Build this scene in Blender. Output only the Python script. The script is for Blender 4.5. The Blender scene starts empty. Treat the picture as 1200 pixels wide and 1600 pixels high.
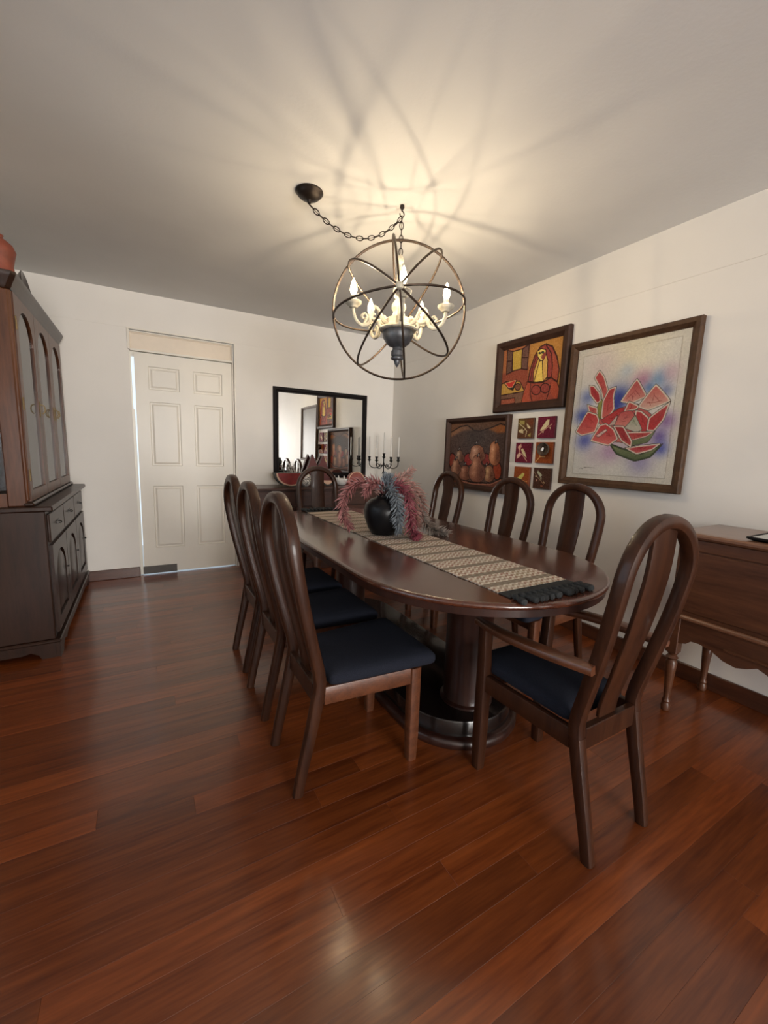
import bpy, bmesh, math, random
import numpy as np
from mathutils import Vector, Matrix

random.seed(7)
rng = np.random.default_rng(7)
sc = bpy.context.scene
COL = sc.collection
PI = math.pi

# ------------------------------------------------------------------ camera
CAM_H = 1.3
yaw, pitch, roll = 0.52588, 0.14592, 0.03144
cy_, sy_, cp_, sp_ = math.cos(yaw), math.sin(yaw), math.cos(pitch), math.sin(pitch)
Fv = Vector((sy_ * cp_, cy_ * cp_, -sp_))
Rv = Vector((cy_, -sy_, 0))
Uv = Rv.cross(Fv)
c_, s_ = math.cos(roll), math.sin(roll)
R2 = c_ * Rv + s_ * Uv
U2 = -s_ * Rv + c_ * Uv
cam_d = bpy.data.cameras.new('camera')
cam = bpy.data.objects.new('camera', cam_d)
COL.objects.link(cam)
M = Matrix.Identity(4)
for i in range(3):
    M[i][0], M[i][1], M[i][2] = R2[i], U2[i], -Fv[i]
M[2][3] = CAM_H
cam.matrix_world = M
cam_d.sensor_fit = 'HORIZONTAL'
cam_d.sensor_width = 36.0
cam_d.lens = 647.47 / 1200 * 36
cam_d.clip_start = 0.02
sc.camera = cam

# ------------------------------------------------------------------ world, daylight, exposure
sc.view_settings.view_transform = 'Standard'
sc.view_settings.look = 'None'
sc.view_settings.gamma = 1.0
sc.view_settings.use_curve_mapping = False
sc.view_settings.exposure = 0.0
w = bpy.data.worlds.new('daylight_sky')
sc.world = w
w.use_nodes = True
bg = w.node_tree.nodes['Background']
bg.inputs[0].default_value = (0.72, 0.86, 1.0, 1)
bg.inputs[1].default_value = 1.3
sc.cycles.use_denoising = True
sc.cycles.sample_clamp_indirect = 4.0
sc.cycles.max_bounces = 10
sc.cycles.transparent_max_bounces = 16
sc.cycles.caustics_reflective = False
sc.cycles.caustics_refractive = False

BULB_STRENGTH = 1640.0                # filament
XL, XR, YB, YF, H = -0.97, 2.766, 4.626, -6.5, 2.658
WIN = (-0.70, 2.50, 0.10, 2.45)       # rear window: x0,x1,z0,z1
WIN2 = (0.10, 2.50, 0.80, 2.30)       # window in the left wall beside the camera: y0,y1,z0,z1
def daylight(wd, ht, power, loc, rot, col=(1.0, 0.965, 0.92)):
    la = bpy.data.lights.new('window_daylight', 'AREA')
    la.shape = 'RECTANGLE'; la.size, la.size_y = wd, ht
    la.energy = power; la.color = col
    o = bpy.data.objects.new('window_daylight', la)
    COL.objects.link(o); o.location = loc; o.rotation_euler = rot
daylight(WIN[1] - WIN[0], WIN[3] - WIN[2], 585.0, ((WIN[0] + WIN[1]) / 2, YF - 0.16, (WIN[2] + WIN[3]) / 2), (PI / 2, 0, 0))
daylight(WIN2[1] - WIN2[0], WIN2[3] - WIN2[2], 5.0, (XL - 0.16, (WIN2[0] + WIN2[1]) / 2, (WIN2[2] + WIN2[3]) / 2), (PI / 2, 0, PI / 2 + PI), (0.66, 0.82, 1.0))

# ------------------------------------------------------------------ mesh helpers
def unit(v):
    return Vector(v).normalized()

class MB:
    def __init__(self):
        self.bm = bmesh.new()
        self.mi = 0
    def face(self, vs):
        try:
            f = self.bm.faces.new(vs)
            f.material_index = self.mi
            return f
        except ValueError:
            return None
    def hull(self, pts, M=None):
        vs = [self.bm.verts.new((M @ Vector(p)) if M else Vector(p)) for p in pts]
        r = bmesh.ops.convex_hull(self.bm, input=vs, use_existing_faces=False)
        for g in r['geom']:
            if isinstance(g, bmesh.types.BMFace):
                g.material_index = self.mi
        return self
    def box(self, x0, x1, y0, y1, z0, z1, b=0.0, M=None):
        if b <= 0:
            p = [(x, y, z) for x in (x0, x1) for y in (y0, y1) for z in (z0, z1)]
            v = [self.bm.verts.new((M @ Vector(q)) if M else Vector(q)) for q in p]
            for f in ((0, 1, 3, 2), (4, 6, 7, 5), (0, 4, 5, 1), (2, 3, 7, 6), (0, 2, 6, 4), (1, 5, 7, 3)):
                self.face([v[i] for i in f])
            return self
        p = []
        for sx in (0, 1):
            for sy in (0, 1):
                for sz in (0, 1):
                    X = (x0, x1)[sx]; Y = (y0, y1)[sy]; Z = (z0, z1)[sz]
                    ix = b if sx == 0 else -b; iy = b if sy == 0 else -b; iz = b if sz == 0 else -b
                    p += [(X, Y + iy, Z + iz), (X + ix, Y, Z + iz), (X + ix, Y + iy, Z)]
        return self.hull(p, M)
    def rings(self, rings, cap0=True, cap1=True, closed=True):
        """rings: list of lists of points; neighbours are bridged"""
        vr = [[self.bm.verts.new(Vector(p)) for p in r] for r in rings]
        n = len(vr[0])
        for a, b in zip(vr[:-1], vr[1:]):
            for i in range(n if closed else n - 1):
                j = (i + 1) % n
                self.face([a[i], a[j], b[j], b[i]])
        if cap0: self.face(list(reversed(vr[0])))
        if cap1: self.face(vr[-1])
        return vr
    def lathe(self, prof, c=(0, 0, 0), segs=24, M=None, cap0=True, cap1=True):
        rs = []
        for r, z in prof:
            r = max(r, 1e-4)
            ring = []
            for i in range(segs):
                a = 2 * PI * i / segs
                p = Vector((r * math.cos(a), r * math.sin(a), z))
                if M: p = M @ p
                ring.append(p + Vector(c))
            rs.append(ring)
        self.rings(rs, cap0, cap1)
        return self
    def tube(self, pts, r, segs=8, closed=False, flat=1.0):
        pts = [Vector(p) for p in pts]
        n = len(pts)
        rs = []
        up = None
        for i in range(n):
            if closed:
                t = (pts[(i + 1) % n] - pts[i - 1]).normalized()
            else:
                t = (pts[min(i + 1, n - 1)] - pts[max(i - 1, 0)]).normalized()
            if up is None:
                a = Vector((0, 0, 1)) if abs(t.z) < 0.9 else Vector((1, 0, 0))
                up = (a - t * a.dot(t)).normalized()
            else:
                up = (up - t * up.dot(t)).normalized()
            bn = t.cross(up)
            rr = r[i] if isinstance(r, (list, tuple)) else r
            rs.append([pts[i] + up * (rr * math.cos(2 * PI * k / segs)) + bn * (rr * flat * math.sin(2 * PI * k / segs)) for k in range(segs)])
        if closed:
            rs.append(rs[0])
            vr = [[self.bm.verts.new(p) for p in ring] for ring in rs[:-1]]
            m = len(vr)
            # align twist on closing
            best, off = 1e9, 0
            for o in range(segs):
                d = (vr[m - 1][0].co - vr[0][o].co).length
                if d < best: best, off = d, o
            for a in range(m):
                A = vr[a]; B = vr[(a + 1) % m]
                o = off if a == m - 1 else 0
                for k in range(segs):
                    self.face([A[k], A[(k + 1) % segs], B[(k + 1 + o) % segs], B[(k + o) % segs]])
        else:
            self.rings(rs)
        return self
    def sweep(self, pts, nrm, wd, closed=False, chamf=0.3):
        """rounded-rectangle section; wd[i]=(width along binormal, depth along normal)"""
        pts = [Vector(p) for p in pts]
        n = len(pts)
        rs = []
        for i in range(n):
            t = (pts[min(i + 1, n - 1)] - pts[max(i - 1, 0)]).normalized()
            N = Vector(nrm[i] if isinstance(nrm, list) else nrm)
            N = (N - t * N.dot(t)).normalized()
            B = t.cross(N)
            wv, dv = wd[i] if isinstance(wd, list) else wd
            c = chamf * min(wv, dv)
            hw, hd = wv / 2, dv / 2
            k = c * 0.3
            sec = []
            for (sx, sy) in ((1, 1), (-1, 1), (-1, -1), (1, -1)):
                q = [(sx * hw, sy * (hd - c)), (sx * (hw - k), sy * (hd - k)), (sx * (hw - c), sy * hd)]
                if sx * sy < 0: q.reverse()
                sec += q
            rs.append([pts[i] + B * a + N * b for a, b in sec])
        self.rings(rs)
        return self
    def prism(self, poly, h, M=None):
        """polygon in local XY extruded 0..h along local Z"""
        M = M or Matrix.Identity(4)
        a = [self.bm.verts.new(M @ Vector((p[0], p[1], 0))) for p in poly]
        b = [self.bm.verts.new(M @ Vector((p[0], p[1], h))) for p in poly]
        n = len(poly)
        self.face(list(reversed(a))); self.face(b)
        for i in range(n):
            j = (i + 1) % n
            self.face([a[i], a[j], b[j], b[i]])
        return self
    def build(self, name, mat, parent=None, loc=None, rot=None, smooth=35):
        bmesh.ops.recalc_face_normals(self.bm, faces=self.bm.faces[:])
        me = bpy.data.meshes.new(name)
        self.bm.to_mesh(me); self.bm.free()
        for m in (mat if isinstance(mat, (list, tuple)) else [mat]):
            me.materials.append(m)
        if smooth:
            me.polygons.foreach_set('use_smooth', [True] * len(me.polygons))
            me.set_sharp_from_angle(angle=math.radians(smooth))
        o = bpy.data.objects.new(name, me)
        COL.objects.link(o)
        if parent is not None: o.parent = parent
        if loc: o.location = loc
        if rot: o.rotation_euler = rot
        return o

def tag(o, label, cat, group=None):
    o['label'] = label; o['category'] = cat
    if group: o['group'] = group
    return o
def thing(name, label, cat, loc=(0, 0, 0), rz=0.0, group=None):
    o = bpy.data.objects.new(name, None)
    o.empty_display_size = 0.1
    COL.objects.link(o)
    o.location = loc; o.rotation_euler = (0, 0, rz)
    return tag(o, label, cat, group)
def struct(o):
    o['kind'] = 'structure'
    return o
def link_copy(o, parent):
    c = o.copy(); COL.objects.link(c); c.parent = parent
    for ch in o.children: link_copy(ch, c)
    return c
def copy_thing(o, label, loc, rz):
    c = o.copy(); COL.objects.link(c)
    c.location = loc; c.rotation_euler = (0, 0, rz); c['label'] = label
    for ch in list(o.children): link_copy(ch, c)
    return c
def share(name, src, parent, loc=(0, 0, 0), rot=(0, 0, 0), scale=None):
    o = bpy.data.objects.new(name, src.data)
    COL.objects.link(o); o.parent = parent; o.location = loc; o.rotation_euler = rot
    if scale: o.scale = scale
    return o
def crom(P, n):
    """Catmull-Rom through points"""
    P = [Vector(p) for p in P]
    Q = [P[0] * 2 - P[1]] + P + [P[-1] * 2 - P[-2]]
    out = []
    for i in range(1, len(Q) - 2):
        for k in range(n):
            t = k / n
            a, b, c, d = Q[i - 1], Q[i], Q[i + 1], Q[i + 2]
            out.append(0.5 * ((2 * b) + (c - a) * t + (2 * a - 5 * b + 4 * c - d) * t * t + (3 * b - a - 3 * c + d) * t ** 3))
    out.append(P[-1])
    return out

# ------------------------------------------------------------------ materials
def new_mat(name):
    m = bpy.data.materials.new(name); m.use_nodes = True
    nt = m.node_tree
    return m, nt, nt.nodes['Principled BSDF']
def N(nt, t, **kw):
    n = nt.nodes.new(t)
    for k, v in kw.items(): setattr(n, k, v)
    return n
def ramp(nt, stops):
    r = N(nt, 'ShaderNodeValToRGB')
    e = r.color_ramp.elements
    while len(e) > 1: e.remove(e[0])
    e[0].position = stops[0][0]; e[0].color = (*stops[0][1], 1)
    for p, c in stops[1:]:
        x = e.new(p); x.color = (*c, 1)
    return r
def plain(name, col, rough=0.5, metal=0.0, spec=0.5, coat=0.0, var=0.0, scale=20, bump=0.0, bscale=200):
    m, nt, b = new_mat(name)
    b.inputs['Roughness'].default_value = rough
    b.inputs['Metallic'].default_value = metal
    b.inputs['Specular IOR Level'].default_value = spec
    b.inputs['Coat Weight'].default_value = coat
    b.inputs['Coat Roughness'].default_value = 0.08
    tc = N(nt, 'ShaderNodeTexCoord')
    no = N(nt, 'ShaderNodeTexNoise'); no.inputs['Scale'].default_value = scale; no.inputs['Detail'].default_value = 4
    nt.links.new(tc.outputs['Object'], no.inputs['Vector'])
    lo_ = tuple(c * (1 - var) for c in col); hi = tuple(min(1, c * (1 + var)) for c in col)
    r = ramp(nt, [(0.3, lo_), (0.7, hi)])
    nt.links.new(no.outputs['Fac'], r.inputs[0]); nt.links.new(r.outputs[0], b.inputs['Base Color'])
    if bump:
        n2 = N(nt, 'ShaderNodeTexNoise'); n2.inputs['Scale'].default_value = bscale; n2.inputs['Detail'].default_value = 3
        nt.links.new(tc.outputs['Object'], n2.inputs['Vector'])
        bp = N(nt, 'ShaderNodeBump'); bp.inputs['Strength'].default_value = bump; bp.inputs['Distance'].default_value = 0.002
        nt.links.new(n2.outputs['Fac'], bp.inputs['Height']); nt.links.new(bp.outputs[0], b.inputs['Normal'])
    return m
def wood(name, dark, light, rough=0.3, stretch=(14, 14, 1.2), coat=0.3, coat_rough=0.12, rand=0.0, bump=0.08, fine=1.0, spec=0.5, coat_bump=False):
    m, nt, b = new_mat(name)
    b.inputs['Roughness'].default_value = rough
    b.inputs['Coat Weight'].default_value = coat
    b.inputs['Coat Roughness'].default_value = coat_rough
    b.inputs['Specular IOR Level'].default_value = spec
    tc = N(nt, 'ShaderNodeTexCoord')
    mp = N(nt, 'ShaderNodeMapping'); mp.inputs['Scale'].default_value = stretch
    oi = N(nt, 'ShaderNodeObjectInfo')
    cb = N(nt, 'ShaderNodeMath', operation='MULTIPLY'); cb.inputs[1].default_value = 37.0
    nt.links.new(oi.outputs['Random'], cb.inputs[0])
    va = N(nt, 'ShaderNodeVectorMath', operation='ADD')
    nt.links.new(tc.outputs['Object'], va.inputs[0]); nt.links.new(cb.outputs[0], va.inputs[1])
    nt.links.new(va.outputs[0], mp.inputs['Vector'])
    n1 = N(nt, 'ShaderNodeTexNoise'); n1.inputs['Scale'].default_value = 1.0; n1.inputs['Detail'].default_value = 6; n1.inputs['Roughness'].default_value = 0.6; n1.inputs['Distortion'].default_value = 0.6
    nt.links.new(mp.outputs[0], n1.inputs['Vector'])
    n2 = N(nt, 'ShaderNodeTexNoise'); n2.inputs['Scale'].default_value = 6.0 * fine; n2.inputs['Detail'].default_value = 4
    nt.links.new(mp.outputs[0], n2.inputs['Vector'])
    mx = N(nt, 'ShaderNodeMath', operation='MULTIPLY_ADD'); mx.inputs[1].default_value = 0.35
    nt.links.new(n2.outputs['Fac'], mx.inputs[0]); 
    sc1 = N(nt, 'ShaderNodeMath', operation='MULTIPLY'); sc1.inputs[1].default_value = 0.65
    nt.links.new(n1.outputs['Fac'], sc1.inputs[0]); nt.links.new(sc1.outputs[0], mx.inputs[2])
    r = ramp(nt, [(0.32, dark), (0.68, light)])
    nt.links.new(mx.outputs[0], r.inputs[0])
    out = r.outputs[0]
    if rand:
        mr = N(nt, 'ShaderNodeMapRange'); mr.inputs[3].default_value = 1 - rand; mr.inputs[4].default_value = 1 + rand
        nt.links.new(oi.outputs['Random'], mr.inputs[0])
        vm = N(nt, 'ShaderNodeVectorMath', operation='SCALE')
        nt.links.new(out, vm.inputs[0]); nt.links.new(mr.outputs[0], vm.inputs['Scale'])
        out = vm.outputs[0]
    nt.links.new(out, b.inputs['Base Color'])
    if bump:
        bp = N(nt, 'ShaderNodeBump'); bp.inputs['Strength'].default_value = bump; bp.inputs['Distance'].default_value = 0.001
        nt.links.new(mx.outputs[0], bp.inputs['Height']); nt.links.new(bp.outputs[0], b.inputs['Normal'])
    return m
def emis(name, col, s):
    m, nt, b = new_mat(name)
    b.inputs['Base Color'].default_value = (*col, 1)
    b.inputs['Emission Color'].default_value = (*col, 1)
    b.inputs['Emission Strength'].default_value = s
    return m
def glass(name, tint=(1, 1, 1), rough=0.02, ior=1.5):
    m = bpy.data.materials.new(name); m.use_nodes = True
    nt = m.node_tree; nt.nodes.clear()
    o = N(nt, 'ShaderNodeOutputMaterial'); mix = N(nt, 'ShaderNodeMixShader')
    t = N(nt, 'ShaderNodeBsdfTransparent'); t.inputs[0].default_value = (*tint, 1)
    g = N(nt, 'ShaderNodeBsdfGlossy'); g.inputs['Roughness'].default_value = rough
    f = N(nt, 'ShaderNodeFresnel'); f.inputs[0].default_value = ior
    nt.links.new(f.outputs[0], mix.inputs[0]); nt.links.new(t.outputs[0], mix.inputs[1]); nt.links.new(g.outputs[0], mix.inputs[2])
    nt.links.new(mix.outputs[0], o.inputs[0])
    return m
def attr_mat(name, rough=0.6, spec=0.3, bump=0.0):
    m, nt, b = new_mat(name)
    a = N(nt, 'ShaderNodeVertexColor'); a.layer_name = 'paint'
    nt.links.new(a.outputs[0], b.inputs['Base Color'])
    b.inputs['Roughness'].default_value = rough; b.inputs['Specular IOR Level'].default_value = spec
    return m

M_WALL = plain('white_wall_paint', (0.81, 0.78, 0.735), 0.55, spec=0.3, var=0.02, scale=3, bump=0.15, bscale=90)
M_CEIL = plain('ceiling_paint', (0.735, 0.735, 0.73), 0.85, spec=0.1, var=0.03, scale=2, bump=0.3, bscale=60)
M_DOOR = plain('cream_door_paint', (0.80, 0.76, 0.68), 0.35, spec=0.4, var=0.02, scale=4)
M_FLOOR = wood('floor_wood', (0.090, 0.0165, 0.0033), (0.270, 0.067, 0.0135), rough=0.40, stretch=(1.1, 16, 16), coat=0.9, coat_rough=0.165, rand=0.30, bump=0.05, spec=0.3)
M_CHAIR = wood('chair_wood', (0.017, 0.0055, 0.0028), (0.055, 0.019, 0.008), rough=0.42, stretch=(22, 22, 2.0), coat=0.30, coat_rough=0.12, spec=0.2)
M_CHAIR_LIT = wood('chair_wood_lit', (0.055, 0.017, 0.007), (0.15, 0.050, 0.020), rough=0.40, stretch=(3, 22, 30), coat=0.3)  # lighter chair wood: light on rails, front legs and armrests is in the colour
M_TABLE = wood('table_top_wood', (0.040, 0.011, 0.006), (0.105, 0.032, 0.015), rough=0.24, stretch=(18, 1.6, 18), coat=0.8, coat_rough=0.15)
M_TRIM = wood('dark_table_wood', (0.012, 0.0045, 0.004), (0.035, 0.012, 0.008), rough=0.28, stretch=(8, 8, 4), coat=0.5)
M_COLUMN = wood('pedestal_wood', (0.013, 0.004, 0.003), (0.036, 0.011, 0.006), rough=0.38, stretch=(20, 20, 2), coat=0.4)
M_BLACKWOOD = wood('black_plinth_wood', (0.004, 0.003, 0.003), (0.010, 0.006, 0.005), rough=0.25, coat=0.5)
M_HUTCH_LIT = wood('hutch_wood_lit', (0.050, 0.016, 0.0065), (0.130, 0.046, 0.018), rough=0.42, stretch=(16, 16, 1.6), coat=0.2, spec=0.3)  # upper case wood, brightened: the warm light on it is painted into the colour
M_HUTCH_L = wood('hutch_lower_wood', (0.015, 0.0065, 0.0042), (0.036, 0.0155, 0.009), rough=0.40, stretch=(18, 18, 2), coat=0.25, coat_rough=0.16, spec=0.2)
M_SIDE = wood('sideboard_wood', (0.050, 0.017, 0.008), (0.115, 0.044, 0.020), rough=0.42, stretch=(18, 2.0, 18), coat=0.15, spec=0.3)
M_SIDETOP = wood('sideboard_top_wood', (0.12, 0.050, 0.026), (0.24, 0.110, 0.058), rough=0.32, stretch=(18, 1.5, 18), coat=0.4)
M_FARSIDE = wood('far_sideboard_wood', (0.028, 0.009, 0.005), (0.070, 0.022, 0.011), rough=0.4, stretch=(2, 18, 18), coat=0.3)
M_BASE = wood('baseboard_wood', (0.045, 0.015, 0.008), (0.10, 0.034, 0.016), rough=0.35, stretch=(2, 2, 22), coat=0.4)
M_FRAME = wood('picture_frame_wood', (0.045, 0.022, 0.012), (0.10, 0.052, 0.026), rough=0.55, stretch=(12, 12, 12), coat=0.0, spec=0.2)
M_FRAME2 = wood('dark_picture_frame_wood', (0.030, 0.014, 0.010), (0.062, 0.030, 0.019), rough=0.55, stretch=(12, 12, 12), coat=0.0, spec=0.2)
M_BLACK = plain('black_frame_lacquer', (0.007, 0.005, 0.005), 0.55, spec=0.15, var=0.2)
M_IRON = plain('black_iron', (0.006, 0.005, 0.005), 0.45, metal=0.3, var=0.2)
M_CUSHION = plain('navy_seat_fabric', (0.015, 0.017, 0.026), 0.95, spec=0.15, var=0.25, scale=300, bump=0.5, bscale=700)
M_VASE = plain('black_ceramic', (0.005, 0.005, 0.006), 0.33, spec=0.25, var=0.1)
M_BRONZE = plain('bronze_cage_metal', (0.060, 0.040, 0.028), 0.42, metal=0.7, var=0.25, scale=40)
M_DKBRONZE = plain('dark_bronze_metal', (0.022, 0.015, 0.012), 0.4, metal=0.6, var=0.2)
M_CREAM = plain('distressed_cream_paint', (0.50, 0.46, 0.36), 0.6, var=0.35, scale=30)
M_PEWTER = plain('pewter_grey_paint', (0.095, 0.098, 0.105), 0.38, metal=0.45, var=0.35, scale=25)
M_BRASS = plain('antique_brass', (0.16, 0.11, 0.05), 0.42, metal=0.8, var=0.2)
M_STEEL = plain('polished_silver', (0.75, 0.75, 0.74), 0.12, metal=1.0)
M_PEWT_DK = plain('dark_pewter', (0.035, 0.033, 0.032), 0.35, metal=0.7, var=0.2)
M_BULB = emis('lit_filament', (1.0, 0.79, 0.52), BULB_STRENGTH)
def glow_glass():
    m = bpy.data.materials.new('glowing_bulb_glass'); m.use_nodes = True
    nt = m.node_tree; nt.nodes.clear()
    o = N(nt, 'ShaderNodeOutputMaterial'); ad = N(nt, 'ShaderNodeAddShader')
    t = N(nt, 'ShaderNodeBsdfTransparent'); e = N(nt, 'ShaderNodeEmission')
    e.inputs[0].default_value = (1.0, 0.80, 0.50, 1); e.inputs[1].default_value = 12.0
    nt.links.new(t.outputs[0], ad.inputs[0]); nt.links.new(e.outputs[0], ad.inputs[1]); nt.links.new(ad.outputs[0], o.inputs[0])
    return m
M_ENV = glow_glass()
M_GLASS = glass('clear_glass')
M_HGLASS = glass('old_cabinet_glass', rough=0.02, ior=2.3)
M_MATTEGLASS = glass('matte_picture_glass', rough=0.34, ior=1.25)
M_MIRROR = plain('mirror_silver', (0.93, 0.93, 0.90), 0.004, metal=1.0)
M_TRANSOM = plain('peach_transom_paint', (0.78, 0.68, 0.56), 0.4, var=0.02)
M_STRIP = plain('grey_rubber_strip', (0.075, 0.065, 0.058), 0.5, var=0.1)
M_WAX = plain('white_candle_wax', (0.72, 0.70, 0.66), 0.4, var=0.02)
M_RED = plain('watermelon_red_paint', (0.22, 0.012, 0.012), 0.45, var=0.2)
M_DKRED = plain('dark_red_painted_wood', (0.095, 0.012, 0.010), 0.5, var=0.2)
M_RIND = plain('pale_rind_paint', (0.62, 0.40, 0.28), 0.5, var=0.1)
M_GREEN = plain('dark_green_rind_paint', (0.012, 0.016, 0.010), 0.5, var=0.3)
M_WHITEC = plain('white_ceramic', (0.80, 0.78, 0.75), 0.25, var=0.02)
M_TERRA = plain('red_terracotta', (0.22, 0.055, 0.032), 0.55, var=0.25, scale=18)
M_CORAL = plain('terracotta_slice_paint', (0.26, 0.065, 0.05), 0.55, var=0.15)
M_FRINGE = plain('charcoal_fringe_yarn', (0.042, 0.044, 0.045), 0.95, spec=0.1, var=0.3, scale=120, bump=0.5, bscale=500)
M_MAT = plain('cream_mount_card', (0.72, 0.69, 0.62), 0.8, spec=0.1)
M_NEST = plain('brown_nest_fibre', (0.060, 0.038, 0.024), 0.9, var=0.5, scale=90, bump=1.0, bscale=250)
M_TRAYTOP = plain('pale_mirror_tray', (0.55, 0.58, 0.55), 0.12, metal=0.8)
M_STEMS = plain('spray_stem', (0.05, 0.035, 0.03), 0.8)
M_CONC = plain('exterior_concrete', (0.5, 0.5, 0.5), 0.9)

# ------------------------------------------------------------------ setting
def wall_panel(name, axis, at, lo_hi, outward, groove=2.339, openings=()):
    """wall made of a lower and an upper field with a shallow joint between them, and openings cut out"""
    mb = MB()
    th = 0.12
    a0, a1 = lo_hi
    def put(u0, u1, z0, z1, d0, d1):
        p, q = at + outward * d0, at + outward * d1
        lo_, hi_ = min(p, q), max(p, q)
        if axis == 'y': mb.box(u0, u1, lo_, hi_, z0, z1)
        else: mb.box(lo_, hi_, u0, u1, z0, z1)
    def field(z0, z1):
        cuts = sorted([o for o in openings if o[2] < z1 and o[3] > z0])
        u = a0
        for (o0, o1, p0, p1) in cuts:
            put(u, o0, z0, z1, 0, th)
            if p0 > z0: put(o0, o1, z0, p0, 0, th)
            if p1 < z1: put(o0, o1, p1, z1, 0, th)
            u = o1
        put(u, a1, z0, z1, 0, th)
    if groove:
        field(0, groove - 0.0025); field(groove + 0.0025, H)
        put(a0, a1, groove - 0.0025, groove + 0.0025, 0.004, th)
    else:
        field(0, H)
    return struct(mb.build(name, M_WALL))
DOOR = (-0.075, 0.850, 0.0, 2.339)
wall_panel('wall_back', 'y', YB, (XL - 0.12, XR + 0.12), 1, openings=[DOOR])
wall_panel('wall_right', 'x', XR, (YF, YB), 1)
wall_panel('wall_left', 'x', XL, (YF, YB), -1, openings=[WIN2])
wall_panel('wall_rear', 'y', YF, (XL - 0.12, XR + 0.12), -1, openings=[WIN])
mb = MB(); mb.box(XL - 0.12, XR + 0.12, YF - 0.12, YB + 0.12, H, H + 0.1)
struct(mb.build('ceiling', M_CEIL))
mb = MB(); mb.box(XL - 0.12, XR + 0.12, YF - 0.12, YB + 1.5, -0.1, -0.014)
floor = struct(mb.build('floor', M_CONC))
# planks run along X, each one a board of its own
PW = 0.0915
def plank_mesh(L):
    b = 0.0005
    x, y = L / 2 - 0.0001, PW / 2 - 0.0001
    me = MB()
    pts = []
    for sx in (-1, 1):
        for sy in (-1, 1):
            pts += [(sx * x, sy * y, -0.013), (sx * x, sy * y, -b), (sx * (x - b), sy * (y - b), 0)]
    return me.hull(pts)
row = 0
y = YB + 0.02
rear = MB()
while y > YF:
    yc = y - PW / 2
    x = XL - 0.12 - random.random() * 0.9
    while x < XR + 0.1:
        L = random.choice((1.25, 1.6, 1.95, 2.3))
        a, b_ = max(x, XL - 0.1), min(x + L, XR + 0.1)
        if b_ - a > 0.02:
            if yc > -0.35:
                plank_mesh(b_ - a).build('plank', M_FLOOR, floor, loc=((a + b_) / 2, yc, 0), smooth=0)
            else:
                q = 0.0003
                rear.box(a + q, b_ - q, yc - PW / 2 + q, yc + PW / 2 - q, -0.013, 0)
        x += L
    y -= PW
ro = rear.build('plank', M_FLOOR, floor, smooth=0); ro['kind'] = 'stuff'

BBH = 0.097
def baseboard(name, x0, x1, y0, y1):
    mb = MB(); mb.box(x0, x1, y0, y1, 0.0, BBH, 0.004)
    return struct(mb.build(name, M_BASE))
baseboard('baseboard_back', XL, -0.078, YB - 0.018, YB)
o_ = baseboard('baseboard_back.001', 0.856, XR - 0.018, YB - 0.018, YB)
baseboard('baseboard_right', XR - 0.018, XR, YF, YB)
baseboard('baseboard_left', XL, XL + 0.018, YF, YB - 0.018)

# door frame with a transom panel
mb = MB()
x0, x1, zt = -0.085, 0.860, 2.345
for (a, b_) in ((0.0, 0.016), (0.022, 0.034)):
    d = 0.012 if a == 0 else 0.007
    mb.box(x0 + a, x1 - a, YB - d, YB + 0.05, zt - b_, zt - a, 0.002)
    mb.box(x1 - b_, x1 - a, YB - d, YB + 0.05, 0, zt - b_, 0.002)
mb.box(x0, x0 + 0.02, YB - 0.010, YB + 0.05, 2.155, zt - 0.016, 0.002)
mb.box(x0 + 0.02, x1 - 0.034, YB - 0.006, YB + 0.05, 2.145, 2.163, 0.002)
mb.box(x0, x1, YB + 0.062, YB + 0.10, 2.105, 2.16)  # stops added behind the door, out of sight, to shut out daylight
mb.box(0.790, x1, YB + 0.062, YB + 0.10, 0, 2.105)
mb.box(x0, -0.051, YB + 0.062, YB + 0.10, 0, 1.62)  # left strips added and stepped to shape the slit of daylight
mb.box(x0, -0.062, YB + 0.062, YB + 0.10, 1.62, 2.105)
struct(mb.build('trim_1', M_DOOR))
mb = MB(); mb.box(x0 + 0.018, x1 - 0.03, YB + 0.012, YB + 0.04, 2.150, zt - 0.03)
for (a, b_, c, d) in ((x0 + 0.02, x1 - 0.034, 2.300, 2.311), (x0 + 0.02, x1 - 0.034, 2.163, 2.172), (x0 + 0.02, x0 + 0.03, 2.172, 2.300), (x1 - 0.046, x1 - 0.036, 2.172, 2.300)):
    mb.box(a, b_, YB + 0.004, YB + 0.014, c, d, 0.002)
struct(mb.build('trim_2', M_TRANSOM))
# the six panel door
DW, DH = 0.868, 2.122
door = bpy.data.objects.new('door_1', None); COL.objects.link(door); door['kind'] = 'structure'
door.location = (0.823, YB + 0.022, 0.012); door.rotation_euler = (0, math.radians(0.20), 0)
px = [(-0.757, -0.492), (-0.367, -0.098)]
pz = [(0.252, 0.876), (1.073, 1.682), (1.795, 2.008)]
mb = MB()
xs = [-DW, px[0][0], px[0][1], px[1][0], px[1][1], 0]
zs = [0, pz[0][0], pz[0][1], pz[1][0], pz[1][1], pz[2][0], pz[2][1], DH]
for i in range(5):
    if i % 2 == 0: mb.box(xs[i], xs[i + 1], 0, 0.035, 0, DH)
    else:
        for j in range(0, 7, 2): mb.box(xs[i], xs[i + 1], 0, 0.035, zs[j], zs[j + 1])
        for j in (1, 3, 5): mb.box(xs[i], xs[i + 1], 0.012, 0.03, zs[j], zs[j + 1])
mb.build('door_leaf', M_DOOR, door, smooth=0)
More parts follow.
